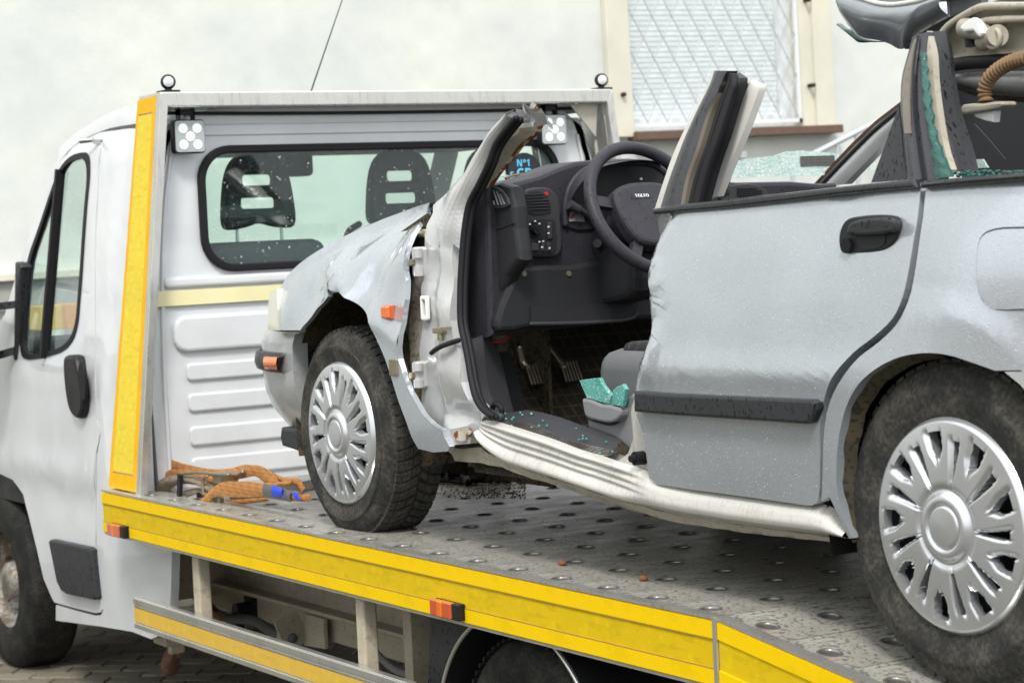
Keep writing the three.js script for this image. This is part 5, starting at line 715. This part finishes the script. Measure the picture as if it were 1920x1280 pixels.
  for (const [a, b, c, d] of [[1025, 417, 1035, 448], [995, 456, 1010, 470], [1013, 456, 1021, 471], [1024, 455, 1032, 471]]) { const p = onX(a, b, xs + .015), q = onX(c, d, xs + .015); part(sm, 'switch_button', box(xs + .012, xs + .02, q.y, p.y, q.z, p.z, .003), M.dashGrey); }
  for (const [a, b] of [[1004, 414.5], [1012, 419], [994, 420], [1012, 453], [1019, 452], [1029, 425], [1029, 437], [1017, 463], [1031, 465]]) { const p = onX(a, b, xs + .022); part(sm, 'switch_mark', box(xs + .0185, xs + .0215, p.y - .002, p.y + .002, p.z - .0025, p.z + .0025), M.white); }
  const rl = onX(1025, 363, xs + .014); part(sm, 'warning_lamp', cyl(V(xs + .009, rl.y, rl.z), V(xs + .014, rl.y, rl.z), .005), M.red);
  // instrument binnacle
  const xb = .716, bi = smoothPoly([[1062, 424], [1061, 385], [1072, 350], [1095, 326], [1130, 314], [1180, 310], [1225, 316], [1246, 332], [1250, 380], [1248, 424], [1150, 426]].map(([a, b]) => P(a, b, xb)), 3);
  part(db, 'instrument_panel', ext(bi, .008, { axis: 'x', at: xb - .006 }), M.dashLow);
  const hood = [[1060, 420], [1060, 385], [1070, 348], [1093, 322], [1130, 310], [1180, 305], [1228, 310], [1254, 330]].map(([a, b]) => onX(a, b, xb)); part(db, 'binnacle_hood', [tube(hood, .010, 40, 8), grid(30, 2, (u, v) => { const p = new THREE.CatmullRomCurve3(hood).getPointAt(u); return V(lerp(.80 - .1 * (1 - Math.sin(u * 3.14)), xb - .02, v), p.y + .004, p.z); })], M.dashTop);
  const ga = [[1066, 414], [1069, 398], [1080, 392], [1094, 398], [1096, 416]].map(([a, b]) => P(a, b, xb + .004)); const gg = part(db, 'gauge_face', ext(ga, .003, { axis: 'x', at: xb + .002 }), mat([.22, .21, .21], .5)); { const a = onX(1070, 408, xb + .008), b = onX(1078, 400, xb + .008); part(gg, 'gauge_needle', bar(a, b, .004, .003), M.red); const c = onX(1086, 398, xb + .008), d = onX(1091, 401, xb + .008); part(gg, 'gauge_mark', bar(c, d, .003, .003), M.red); const e = onX(1074, 412, xb + .008); part(gg, 'gauge_display', box(xb + .005, xb + .007, e.y - .004, e.y + .004, e.z - .008, e.z + .008), M.galv); }
  part(db, 'needle_pin', [0, 1].map((k) => { const p = onX([1202, 1200][k], [335, 347][k], xb + .006); return cyl(V(xb + .002, p.y, p.z), V(xb + .008, p.y, p.z), .0035); })[0], M.white);
  // lower knee panel, shroud pocket
  const kp = [[932, 600], [952, 545], [968, 512], [985, 500], [1070, 497], [1195, 492], [1200, 590], [1100, 606], [1000, 612], [936, 620]].map(([a, b]) => P(a, b, .74)); const kn2 = part(db, 'knee_panel', ext(smoothPoly(kp, 2), .06, { axis: 'x', at: .68, bevel: .012 }), M.dashLow);
  for (const [a, b] of [[983, 513], [1067, 513]]) { const p = onX(a, b, .742); part(kn2, 'screw', cyl(V(.738, p.y, p.z), V(.744, p.y, p.z), .008, .007, 10), M.zinc); }
  part(kn2, 'storage_tray', ext([[996, 575], [1190, 566], [1196, 592], [1130, 600], [996, 606]].map(([a, b]) => P(a, b, .748)), .004, { axis: 'x', at: .744 }), M.dashLow); part(kn2, 'tray_lip', tube([[996, 607], [1060, 606], [1130, 603], [1185, 596], [1194, 588]].map(([a, b]) => onX(a, b, .752)), .006, 20, 6), M.dashGrey);
  part(db, 'loose_wire', tube([[900, 645], [925, 641], [945, 638], [955, 628], [956, 620]].map(([a, b]) => onX(a, b, .62)), .003, 16, 5), M.red); { const a = onX(943, 622, .66); part(db, 'red_tag', box(.64, .66, a.y - .006, a.y + .006, a.z - .03, a.z + .03), M.red); }
  const ov = [[948, 334], [962, 329], [1000, 325], [1014, 325], [1019, 330], [990, 335], [958, 337]].map(([a, b]) => onX(a, b, .56)); part(db, 'speaker_opening', tube([...ov, ov[0]], .004, 40, 6), M.corr);
  // centre console vents and hazard switch seen behind the door frame
  const cf = .70; part(db, 'centre_console', ext([[1340, 368], [1344, 350], [1400, 344], [1425, 348], [1436, 356], [1440, 366], [1360, 380]].map(([a, b]) => P(a, b, cf + .01)), .02, { axis: 'x', at: cf - .005, bevel: .003 }), M.dashGrey);
  for (const y of [353, 357, 361, 365]) { const a = onX(1383, y, cf + .018), b = onX(y < 355 ? 1420 : 1429, y, cf + .018); part(db, 'console_louvre', bar(a, b, .005, .003), M.dashLow); }
  const hz = onX(1357, 359, cf + .02); part(db, 'hazard_switch', box(cf + .014, cf + .02, hz.y - .008, hz.y + .008, hz.z - .022, hz.z + .022, .002), M.dashLow);
}
{ // --- steering wheel and column ---
  const c = onZ(1216, 390, .50), n = V(.90, .43, -.06).normalize(), q = new THREE.Quaternion().setFromUnitVectors(V(0, 0, 1), n); const orient = (g) => { g.rotateZ(-Math.PI / 2 * 0); g.applyQuaternion(q); g.translate(c.x, c.y, c.z); return g; };
  const R = .181; const sw = part(car, 'steering_wheel', orient(new THREE.TorusGeometry(R, .0172, 16, 72)), M.dashTop);
  // local axes: find in-plane up and side
  const up = V(0, 1, 0).addScaledVector(n, -n.y).normalize(), sd = V(0, 0, 1); const W = (a, b, d = 0) => c.clone().addScaledVector(sd, a).addScaledVector(up, b).addScaledVector(n, d);
  const pad = smoothPoly([[.10, .045], [.06, .068], [0, .074], [-.06, .068], [-.10, .045], [-.105, -.02], [-.07, -.10], [0, -.115], [.07, -.10], [.105, -.02]], 4), bas = new THREE.Matrix4().makeBasis(sd.clone().negate(), up, n); const pg = ext(pad.map(([a, b]) => [a, b]), .05, { bevel: .014, at: -.035, seg: 3 }); pg.applyMatrix4(bas); pg.translate(c.x, c.y, c.z); part(sw, 'airbag_cover', pg, M.dashTop);
  const cv = document.createElement('canvas'); cv.width = 256; cv.height = 64; const k = cv.getContext('2d'); k.fillStyle = '#15171b'; k.fillRect(0, 0, 256, 64); k.fillStyle = '#e8ecf0'; k.font = 'bold 50px serif'; k.textAlign = 'center'; k.fillText('VOLVO', 128, 50, 240); const lt = new THREE.CanvasTexture(cv); lt.colorSpace = THREE.SRGBColorSpace; const lg = new THREE.PlaneGeometry(.062, .0155); lg.applyMatrix4(bas); const lp = W(.02, .03, .0165); lg.translate(lp.x, lp.y, lp.z); part(sw, 'badge', lg, mat([1, 1, 1], .4, { map: lt }), { keepUV: true });
  for (const [a, b, e, f] of [[.095, .02, .176, .03], [-.095, .02, -.176, .03], [.06, -.09, .10, -.15], [-.06, -.09, -.10, -.15]]) part(sw, 'spoke', bar(W(a, b, -.015), W(e, f, -.004), .03, .02, n), M.dashTop);
  const g0 = W(0, 0, -.03), g1 = c.clone().addScaledVector(n, -.32); part(car, 'steering_column', [cyl(g0, g1, .05, .06), ext(smoothPoly([[1085, 560], [1090, 540], [1110, 500], [1130, 470], [1195, 470], [1200, 545], [1150, 568], [1105, 572]].map(([a, b]) => { const p = onZ(a, b, .54); return [p.x, p.y]; }), 3), .12, { at: .44, bevel: .015 })], M.dashLow);
  part(car, 'column_stalk', [tube([onZ(1130, 425, .55), onZ(1105, 405, .58), onZ(1085, 392, .62)], .009, 10, 8), cyl(onZ(1086, 393, .62), onZ(1067, 383, .65), .012, .014)], M.dashGrey);
  part(car, 'lower_stalk', [tube([onZ(1150, 440, .52), onZ(1115, 430, .54), onZ(1108, 410, .54)], .008, 10, 6), cyl(onZ(1127, 462, .55), onZ(1120, 456, .58), .012)], M.dashLow);
}
{ // --- footwell, pedals, seat ---
  part(car, 'toe_board', [grid(2, 10, (u, v) => V(lerp(.66, .16, v), .212 + .42 * Math.pow(v, 1.25), lerp(.92, .02, u)))], M.mat_); part(car, 'floor_mat', box(.60, 1.15, .2, .214, .35, .9, .004), M.mat_);
  part(car, 'foot_rest', ext(pxZ([[918, 690], [935, 660], [958, 740], [962, 775], [940, 772]], .74), .05, { at: .70, bevel: .006 }), M.black);
  for (const [a, b, zz, al] of [[[[975, 655], [981, 680], [988, 690]], [987, 685, 1021, 723], .62, 0], [[[1008, 632], [1030, 655], [1056, 688]], [1050, 681, 1087, 716], .50, 0]]) {
    const pts = a.map(([x, y]) => onZ(x, y, zz)); const pd = part(car, 'pedal', tube(pts, .011, 14, 8), M.zinc);
    const p = onZ(b[0], b[1], zz), q = onZ(b[2], b[3], zz - .04); const g = box(-.008, .008, -.034, .034, -.03, .03, .006); g.rotateZ(.5); g.translate((p.x + q.x) / 2, (p.y + q.y) / 2, (p.z + q.z) / 2); part(pd, 'pedal_pad', g, M.black); for (let k = 0; k < 6; k++) { const r = box(.007, .011, -.03, .03, -.026 + k * .0104 - .0025, -.026 + k * .0104 + .0025); r.rotateZ(.5); r.translate((p.x + q.x) / 2, (p.y + q.y) / 2, (p.z + q.z) / 2); part(pd, 'pedal_rib', r, M.zinc); } }
  const s0 = onZ(1110, 690, .80); const st = part(car, 'driver_seat', [box(s0.x, s0.x + .62, .36, .53, .30, .80, .055)], M.seatGrey); part(st, 'seat_top', [box(s0.x + .07, s0.x + .6, .50, .548, .36, .76, .022)], M.seatTop); part(st, 'folded_backrest', box(s0.x + .45, s0.x + 1.05, .42, .56, .32, .78, .06), M.seatGrey);
  const zS = .845, bs = pxZ([[1094, 746], [1130, 757], [1167, 764], [1172, 748], [1184, 738], [1200, 745], [1200, 860], [1156, 823], [1103, 803]], zS); const sb = part(car, 'seat_base', ext(bs, .10, { at: zS - .1, bevel: .008 }), M.pocket);
  part(sb, 'base_pocket', ext(smoothPoly(pxZ([[1095, 747], [1130, 758], [1165, 765], [1166, 778], [1158, 788], [1145, 792], [1122, 788], [1101, 780], [1097, 765]], zS + .02), 2), .03, { at: zS - .004, bevel: .006 }), M.pocket); part(sb, 'pocket_seam', tube([[1101, 783], [1122, 791], [1145, 795], [1160, 790], [1169, 778], [1172, 762]].map(([a, b]) => onZ(a, b, zS + .004)), .0028, 24, 5), M.dashLow); part(sb, 'seat_hinge_cover', box(onZ(1150, 800, .8).x, onZ(1150, 800, .8).x + .5, .21, .36, .4, .74, .03), M.dashLow);
  // broken glass standing in the pocket
  const shard = (pts, z, nm, lb) => solo(nm, lb, 'glass fragment', ext(pxZ(pts, z), .012, { at: z - .012, bevel: .002 }), M.teal, [onZ(pts[0][0], pts[0][1], z).x, onZ(pts[0][0], 750, z).y, z]);
  shard([[1086, 713], [1105, 710], [1123, 708], [1130, 722], [1145, 742], [1142, 757], [1120, 752], [1100, 746], [1092, 728]], .866, 'glass_fragment', 'larger slab of shattered green glass standing in the seat base pocket'); shard([[1149, 731], [1158, 724], [1167, 720], [1173, 730], [1170, 745], [1167, 762], [1146, 759]], .868, 'glass_fragment', 'small wedge of shattered green glass beside the larger slab in the seat pocket');
  // remains of the windscreen lying over the dashboard
  const w = [[1225, 312], [1240, 300], [1300, 320], [1362, 318], [1370, 303], [1400, 298], [1450, 292], [1475, 284], [1505, 282], [1560, 287], [1640, 300], [1640, 318], [1560, 328], [1450, 331], [1365, 334], [1300, 336]].map(([a, b]) => { const p = onX(a, b, .40); return [p.z, p.y]; });
  const g = ext(w, .006, { axis: 'x', at: .40 }); const ws = part(car, 'shattered_windscreen', g, M.crackle, { label: 'shattered windscreen sheet sagging over the dashboard' });
  const w2 = [[926, 342], [930, 332], [944, 327], [965, 331], [990, 330], [1010, 331], [1000, 337], [960, 340]].map(([a, b]) => { const p = onX(a, b, .50); return [p.z, p.y]; }); part(ws, 'glass_flap', ext(w2, .005, { axis: 'x', at: .50 }), M.crackle);
  const vp = [[1505, 293], [1566, 291], [1562, 310], [1502, 308]].map(([a, b]) => { const p = onX(a, b, .41); return [p.z, p.y]; }); const cv = document.createElement('canvas'); cv.width = 256; cv.height = 96; const k = cv.getContext('2d'); k.fillStyle = '#4a4d4c'; k.fillRect(0, 0, 256, 96); for (let r = 0; r < 6; r++) for (let q = 0; q < 15; q++) { k.fillStyle = r % 2 ? (q % 4 ? '#6a6d6c' : '#9c3b34') : (q % 3 ? '#3c3f40' : '#3f6a4a'); k.fillRect(8 + q * 16, 8 + r * 14, 12, 5); } const vt = new THREE.CanvasTexture(cv); vt.colorSpace = THREE.SRGBColorSpace; const z0 = Math.min(...vp.map((p) => p[0])), z1 = Math.max(...vp.map((p) => p[0])), y0 = Math.min(...vp.map((p) => p[1])), y1 = Math.max(...vp.map((p) => p[1])); const pg = new THREE.PlaneGeometry(z1 - z0, y1 - y0); pg.rotateY(Math.PI / 2); pg.translate(.4085, (y0 + y1) / 2, (z0 + z1) / 2); part(ws, 'windscreen_sticker', pg, mat([1, 1, 1], .5, { map: vt }), { keepUV: true });
  // rear interior
  part(car, 'rear_seat', [box(2.15, 2.7, .35, .55, -.5, .8, .06), box(2.62, 2.85, .5, .92, -.5, .80, .08)], mat([.03, .031, .034], .9, { specularIntensity: .3 })); part(car, 'parcel_shelf', box(2.8, 3.3, .84, .87, -.55, .85, .01), M.dashLow);
}
// ---------- loose parts piled on the rear of the wreck ----------
const zpt = (pts, z) => pts.map(([a, b]) => onZ(a, b, z));
const crz = (pts, z, n = 30) => new THREE.CatmullRomCurve3(zpt(pts, z), false, 'centripetal').getPoints(n);
{
  const b0 = onZ(1692, 92, .62), ro = thing('cut_roof_panel', 'cut-off silver roof panel lying upturned over the rear pillar of the wreck', 'car roof', [b0.x, b0.y, .5]);
  const Bc = crz([[1587, 20], [1592, 43], [1601, 60], [1622, 71], [1650, 76], [1668, 82], [1692, 92], [1722, 60], [1752, 42], [1779, 28]], .62), Rc = crz([[1581, -12], [1588, -10], [1618, -2], [1644, 6], [1672, 9], [1700, 6], [1729, 0], [1745, -5], [1765, -10], [1778, -14]], .68);
  const Mc = Bc.map((p, i) => p.clone().lerp(Rc[i], .5).add(V(0, 0, .05)));
  const bez = (i, u) => Bc[i].clone().multiplyScalar((1 - u) * (1 - u)).addScaledVector(Mc[i], 2 * u * (1 - u)).addScaledVector(Rc[i], u * u);
  part(ro, 'roof_skin', [grid(8, 30, (u, v) => bez(Math.round(v * 30), u)), grid(8, 30, (u, v) => { const p = Bc[Math.round(v * 30)]; return V(p.x + .25 * u, p.y + .05 * Math.sin(u * 3.1) + .10 * u, lerp(p.z, -.35, u)); })], M.paint);
  part(ro, 'rolled_edge', tube(Rc, .006, 40, 8), M.sillP);
  part(ro, 'dark_lining', [grid(8, 30, (u, v) => { const p = Rc[Math.round(v * 30)]; return V(p.x + .2 * u, p.y - .02 * Math.sin(u * 6) + .16 * u, lerp(p.z - .012, -.3, u)); })], M.dashLow);
  part(ro, 'roof_moulding', slab(crz([[1694, 84], [1724, 64], [1752, 47], [1782, 31]], .635), crz([[1697, 92], [1726, 71], [1755, 54], [1785, 38]], .635), .02), M.black);
  part(ro, 'glass_rim', slab(crz([[1570, 44], [1583, 53], [1597, 58], [1607, 66], [1625, 74], [1650, 77]], .60), crz([[1573, 49], [1585, 59], [1598, 70], [1610, 79], [1628, 79], [1652, 79]], .60), .012, .004), M.tealDark);
  const t = thing('cut_pillar_panel', 'upright pale grey offcut panel between the roof panel and the detached tailgate', 'car panel', [onZ(1790, 40, .56).x, onZ(1790, 40, .56).y, .55]);
  part(t, 'panel', ext(pxZ([[1777, -10], [1844, -10], [1840, 12], [1808, 31], [1784, 46], [1780, 26]], .57), .02, { at: .55, bevel: .003 }), M.paintIn); part(t, 'torn_edge', tube(zpt([[1777, -10], [1779, 10], [1781, 28], [1784, 46]], .572), .004, 14, 5), M.alu);
}
{
  const z = .70, dt = thing('detached_tailgate', 'detached tailgate inner side with torn wiring sleeve resting on the wreck', 'tailgate', [onZ(1860, 113, z).x, onZ(1860, 113, z).y, z]);
  const top = crz([[1757, 108], [1759, 90], [1768, 69], [1781, 51], [1804, 34], [1837, 16], [1853, 12], [1920, 11], [2060, 8]], z), bot = crz([[1762, 113], [1772, 113], [1785, 112], [1804, 110], [1835, 107], [1869, 104], [1895, 102], [1920, 101], [2060, 96]], z - .02);
  part(dt, 'inner_skin', slab(top, bot, .03, -.02, 8), M.creamP); part(dt, 'rolled_rim', tube(top.map((p) => p.clone().add(V(0, 0, .006))), .008, 50, 8), M.creamP);
  part(dt, 'pressed_rib', tube(zpt([[1808, 62], [1840, 42], [1880, 36], [1920, 35], [2040, 30]], z + .0), .008, 24, 6), M.creamP);
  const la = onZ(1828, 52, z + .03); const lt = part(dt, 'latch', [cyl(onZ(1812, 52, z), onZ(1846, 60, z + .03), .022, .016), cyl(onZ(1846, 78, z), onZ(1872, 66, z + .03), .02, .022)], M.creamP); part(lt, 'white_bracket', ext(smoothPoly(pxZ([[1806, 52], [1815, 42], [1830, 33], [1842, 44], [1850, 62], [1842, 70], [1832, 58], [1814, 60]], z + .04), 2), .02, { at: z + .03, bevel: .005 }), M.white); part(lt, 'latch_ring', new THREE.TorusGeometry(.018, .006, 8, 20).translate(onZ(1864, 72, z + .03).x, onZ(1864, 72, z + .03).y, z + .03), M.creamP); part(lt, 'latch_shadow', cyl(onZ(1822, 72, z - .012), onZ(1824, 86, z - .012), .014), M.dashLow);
  part(dt, 'rubber_seal', [tube(zpt([[1768, 215], [1757, 180], [1755, 158], [1761, 139], [1777, 126], [1804, 119], [1860, 115], [1920, 111], [2060, 104]], z + .0), .014, 60, 10)], M.rubber);
  part(dt, 'lower_skin', slab(crz([[1768, 150], [1785, 141], [1804, 137], [1860, 134], [1920, 133], [2060, 128]], z - .03), crz([[1769, 154], [1790, 160], [1810, 168], [1860, 178], [1920, 184], [2060, 190]], z - .06), .02, .02), M.paintLow);
  part(dt, 'dirt_edge', slab(crz([[1770, 155], [1790, 159], [1815, 168], [1860, 177], [1920, 182]], z - .02), crz([[1772, 158], [1792, 166], [1815, 176], [1860, 186], [1920, 192]], z - .05), .015), M.dirtyIn);
  const path = new THREE.CatmullRomCurve3(zpt([[1849, 190], [1847, 170], [1855, 148], [1875, 129], [1898, 116], [1930, 107]], z + .06)); const prof2 = []; const hose = grid(14, 84, (u, v) => { const p = path.getPointAt(v), tn = path.getTangentAt(v), n = V(0, 0, 1), b = tn.clone().cross(n).normalize(), r = .0135 + .0024 * Math.sin(v * Math.PI * 2 * 17); return p.clone().addScaledVector(n, r * Math.cos(u * 6.2832)).addScaledVector(b, r * Math.sin(u * 6.2832)); }); part(dt, 'wiring_sleeve', hose, M.corr);
  part(dt, 'sleeve_flange', ext(smoothPoly(pxZ([[1808, 203], [1812, 196], [1850, 194], [1885, 190], [1888, 196], [1880, 202], [1830, 211], [1812, 214]], z + .07), 2), .04, { at: z + .04, bevel: .005 }), M.creamP); part(dt, 'plug', ext(pxZ([[1832, 211], [1868, 207], [1866, 229], [1850, 226], [1830, 218]], z + .06), .02, { at: z + .045, bevel: .003 }), M.white);
  // dark panel added to keep the rear cavity shaded, and odd pieces inside
  part(car, 'far_quarter_backing', ext(pxZ([[1768, 150], [1800, 110], [2100, 90], [2100, 345], [1806, 338], [1790, 250]], -.55), .04, { at: -.59 }), M.dashLow); part(car, 'seat_belt', slab(crz([[1822, 232], [1850, 265], [1880, 302]], .2), crz([[1828, 232], [1856, 263], [1886, 299]], .2), .003), M.dashGrey);
  part(car, 'pale_glass_piece', ext(pxZ([[1810, 300], [1846, 298], [1856, 314], [1814, 316]], .5), .006, { at: .5 }), M.crackle);
}
// ---------- straps on the deck ----------
{
  const rb = (top, bot, z, th = .004, bul = .004, n = 40) => slab(crz(top, z, n), crz(bot, z, n), th, bul);
  const o1 = thing('ratchet_strap', 'bundled orange ratchet strap with metal buckle lying on the deck beside the headboard', 'strap', [-1.15, 0, .85]);
  part(o1, 'webbing', rb([[297, 885], [308, 863], [345, 870], [390, 879], [430, 878], [462, 871], [495, 880], [530, 895], [560, 899], [571, 916]], [[303, 896], [318, 886], [350, 893], [392, 897], [430, 893], [465, 889], [495, 893], [528, 904], [552, 910], [566, 926]], .905), M.web);
  part(o1, 'webbing_return', rb([[299, 886], [330, 884], [370, 890], [420, 900], [445, 898]], [[306, 902], [335, 905], [372, 910], [420, 916], [445, 914]], .895), M.web);
  part(o1, 'webbing_tail', rb([[405, 938], [440, 936], [475, 934], [500, 932]], [[410, 947], [440, 946], [475, 943], [505, 938]], .93), M.web);
  part(o1, 'loose_loop', rb([[300, 905], [312, 884], [345, 880], [390, 892], [440, 902], [500, 905], [548, 900]], [[306, 918], [322, 901], [348, 896], [390, 906], [440, 914], [500, 915], [545, 910]], .93), M.web);
  part(o1, 'folded_end', rb([[430, 884], [455, 876], [480, 872], [505, 884], [520, 902]], [[436, 900], [458, 896], [478, 893], [492, 902], [505, 916]], .925), M.web);
  part(o1, 'flat_end', rb([[430, 922], [470, 918], [520, 917], [560, 921]], [[432, 938], [470, 934], [520, 932], [562, 934]], .93), M.webWorn);
  part(o1, 'worn_loop', rb([[290, 936], [291, 910], [308, 895], [335, 890], [365, 894], [392, 907], [404, 916]], [[314, 944], [313, 926], [322, 914], [340, 908], [362, 908], [385, 916], [399, 924]], .955, .004, .02), M.webWorn);
  part(o1, 'inner_loop', rb([[318, 940], [330, 926], [350, 918], [375, 915], [396, 924]], [[330, 946], [345, 940], [360, 936], [378, 932], [394, 934]], .95, .004, .012), M.webWorn);
  const bk = part(o1, 'buckle_frame', [tube(zpt([[334, 890], [360, 886], [400, 888], [428, 890]], .97), .0055, 16, 6), tube(zpt([[381, 925], [380, 898], [388, 893]], .975), .006, 14, 6), tube(zpt([[381, 925], [388, 928]], .975), .006, 6, 6), box(onZ(408, 890, .94).x, onZ(424, 890, .94).x, onZ(410, 905, .94).y, onZ(410, 884, .94).y, .92, .96, .004), tube(zpt([[430, 887], [445, 890], [455, 885]], .94), .008, 10, 6)], M.zinc);
  part(bk, 'black_bar', bar(onZ(337, 889, .985), onZ(336, 942, .985), .022, .012, V(0, 0, 1)), M.black); part(bk, 'ratchet_bolt', cyl(onZ(352, 935, .98), onZ(372, 928, .98), .009), M.chrome); part(bk, 'pivot', [box(onZ(394, 945, .97).x, onZ(410, 945, .97).x, onZ(400, 945, .97).y, onZ(400, 931, .97).y, .95, .97, .004), cyl(V(onZ(401, 938, .97).x, onZ(401, 938, .97).y, .97), V(onZ(401, 938, .97).x, onZ(401, 938, .97).y, .982), .011)], M.zinc);
  const o2 = thing('webbing_strap', 'flat orange webbing strap mended with blue tape in front of the buckle', 'strap', [-1.0, 0, .94]);
  part(o2, 'webbing', rb([[356, 948], [378, 934], [398, 915], [414, 904], [440, 903], [470, 903], [494, 907], [520, 914], [545, 922], [562, 928], [582, 924]], [[378, 952], [388, 944], [402, 931], [418, 931], [440, 932], [470, 932], [494, 931], [520, 935], [545, 939], [562, 940], [582, 940]], .985), M.web);
  part(o2, 'dark_tape', rb([[494, 906], [512, 911], [545, 921]], [[494, 933], [512, 935], [545, 941]], .994, .003, .005, 12), mat([.10, .10, .11], .3)); part(o2, 'blue_tape', rb([[511, 910], [522, 913], [529, 916]], [[511, 931], [522, 932], [530, 930]], 1.0, .003, .005, 12), M.blue); part(o2, 'blue_tape', rb([[547, 921], [551, 922], [556, 925]], [[555, 938], [560, 939], [563, 938]], 1.0, .003, .003, 8), M.blue);
  const o3 = thing('steel_bar', 'flat steel bar lying behind the webbing straps against the cab', 'bar', [-1.0, 0, .6]); part(o3, 'bar', bar(onY(500, 921, .02), onY(600, 902, .02), .05, .03), M.aluDull);
}
{ // tangle of black winch cable behind the front wheel
  const w = thing('winch_cable', 'tangled black cable heaped on the deck behind the front wheel', 'cable', [-.35, 0, .3]); const c = onY(862, 897, 0);
  for (let k = 0; k < 9; k++) { const pts = []; for (let i = 0; i < 6; i++) pts.push(V(c.x + rr(-.3, .3), .015 + rr(0, .09) * (i % 2), c.z + rr(-.14, .16))); part(w, 'cable_strand', tube(pts, rr(.008, .013), 40, 6), M.black); }
  part(w, 'cable_bundle', [box(c.x - .22, c.x + .1, .0, .06, c.z - .12, c.z + .1, .03)], M.black);
  // dirt and crumbs on the deck
  const g = new THREE.IcosahedronGeometry(.0024, 0), im = new THREE.InstancedMesh(boxUV(g), mat([.22, .15, .09], .95), 1500), o = new THREE.Object3D();
  for (let i = 0; i < 1500; i++) { const p = i < 1100 ? onY(lerp(815, 985, Math.pow(rnd(), .7)), lerp(880, 935, Math.pow(rnd(), 1.5)), 0) : V(rr(-1.3, 1.9), 0, rr(.2, 1.07)); o.position.set(p.x, .001 + GH, p.z); o.scale.setScalar(i < 1100 ? rr(.4, 1.6) : rr(.2, .6)); o.rotation.set(rnd() * 3, rnd() * 3, 0); o.updateMatrix(); im.setMatrixAt(i, o.matrix); }
  im.name = 'deck_grit'; im.userData = { kind: 'stuff', label: 'brown grit scattered over the metal deck', category: 'grit' }; im.castShadow = im.receiveShadow = true; scene.add(im);
  for (const [a, b, l] of [[1055, 1060, 'small rust brown stone on the deck close to the side rail'], [1207, 1089, 'rust brown pebble on the deck below the rear door of the wreck']]) { const p = onY(a, b, 0), s = new THREE.IcosahedronGeometry(.011, 1); s.scale(1.2, .7, 1); s.translate(p.x, .007, p.z); solo('pebble', l, 'pebble', s, mat([.2, .08, .04], .9), [p.x, 0, p.z]); }
  // boxes on the cab dashboard
  for (const [a, b, c2, d, z, col, l] of [[52, 574, 78, 631, .55, [.60, .42, .08], 'yellow box on the cab dashboard behind the quarter glass'], [94, 570, 126, 630, .45, [.62, .27, .05], 'orange box on the cab dashboard behind the door window']]) { const p = onZ(a, b, z), q = onZ(c2, d, z); solo('dashboard_box', l, 'box', box(p.x, q.x, Math.max(.502, q.y), p.y, z - .15, z, .004), mat(col, .7, { map: T.smudge }), [(p.x + q.x) / 2, .502, z]); }
}

// ---------- rain drops standing on paint and glass ----------
{
  const dropG = new THREE.SphereGeometry(1, 8, 4, 0, Math.PI * 2, 0, Math.PI / 2); dropG.rotateX(Math.PI / 2); dropG.scale(1, 1, .45);
  const dm = mat([.70, .73, .76], .04, { metalness: .15, clearcoat: 1, clearcoatRoughness: .02 }), dp = mat([.56, .59, .62], .05, { metalness: .3, clearcoat: 1, clearcoatRoughness: .02 }), dg = boxUV(dropG);
  for (const [m, n, r0, r1, kind] of wetList) { const p = m.geometry.attributes.position, T3 = p.count / 3, ar = [], A = V(0, 0, 0), B = V(0, 0, 0), C = V(0, 0, 0); let sum = 0;
    for (let t = 0; t < T3; t++) { A.fromBufferAttribute(p, 3 * t); B.fromBufferAttribute(p, 3 * t + 1); C.fromBufferAttribute(p, 3 * t + 2); const nn = B.clone().sub(A).cross(C.clone().sub(A)); const keep = kind ? nn.x > Math.abs(nn.z) : nn.z > .5 * nn.length(); sum += keep ? nn.length() : 0; ar.push(sum); }
    const im = new THREE.InstancedMesh(dg, kind ? dm : dp, n), o = new THREE.Object3D();
    for (let i = 0; i < n; i++) { const x = rnd() * sum; let lo = 0, hi = T3 - 1; while (lo < hi) { const q = (lo + hi) >> 1; if (ar[q] < x) lo = q + 1; else hi = q; } A.fromBufferAttribute(p, 3 * lo); B.fromBufferAttribute(p, 3 * lo + 1); C.fromBufferAttribute(p, 3 * lo + 2); let u = rnd(), v = rnd(); if (u + v > 1) { u = 1 - u; v = 1 - v; } const nn = B.clone().sub(A).cross(C.clone().sub(A)).normalize(), q = A.clone().addScaledVector(B.clone().sub(A), u).addScaledVector(C.clone().sub(A), v); o.position.copy(q); o.lookAt(q.clone().add(nn)); o.scale.setScalar(lerp(r0, r1, Math.pow(rnd(), 2.5))); o.updateMatrix(); im.setMatrixAt(i, o.matrix); }
    im.name = 'rain_drops'; im.userData.kind = 'stuff'; (m.parent.isMesh ? m.parent : m).add(im); }
}
renderer.render(scene, camera);
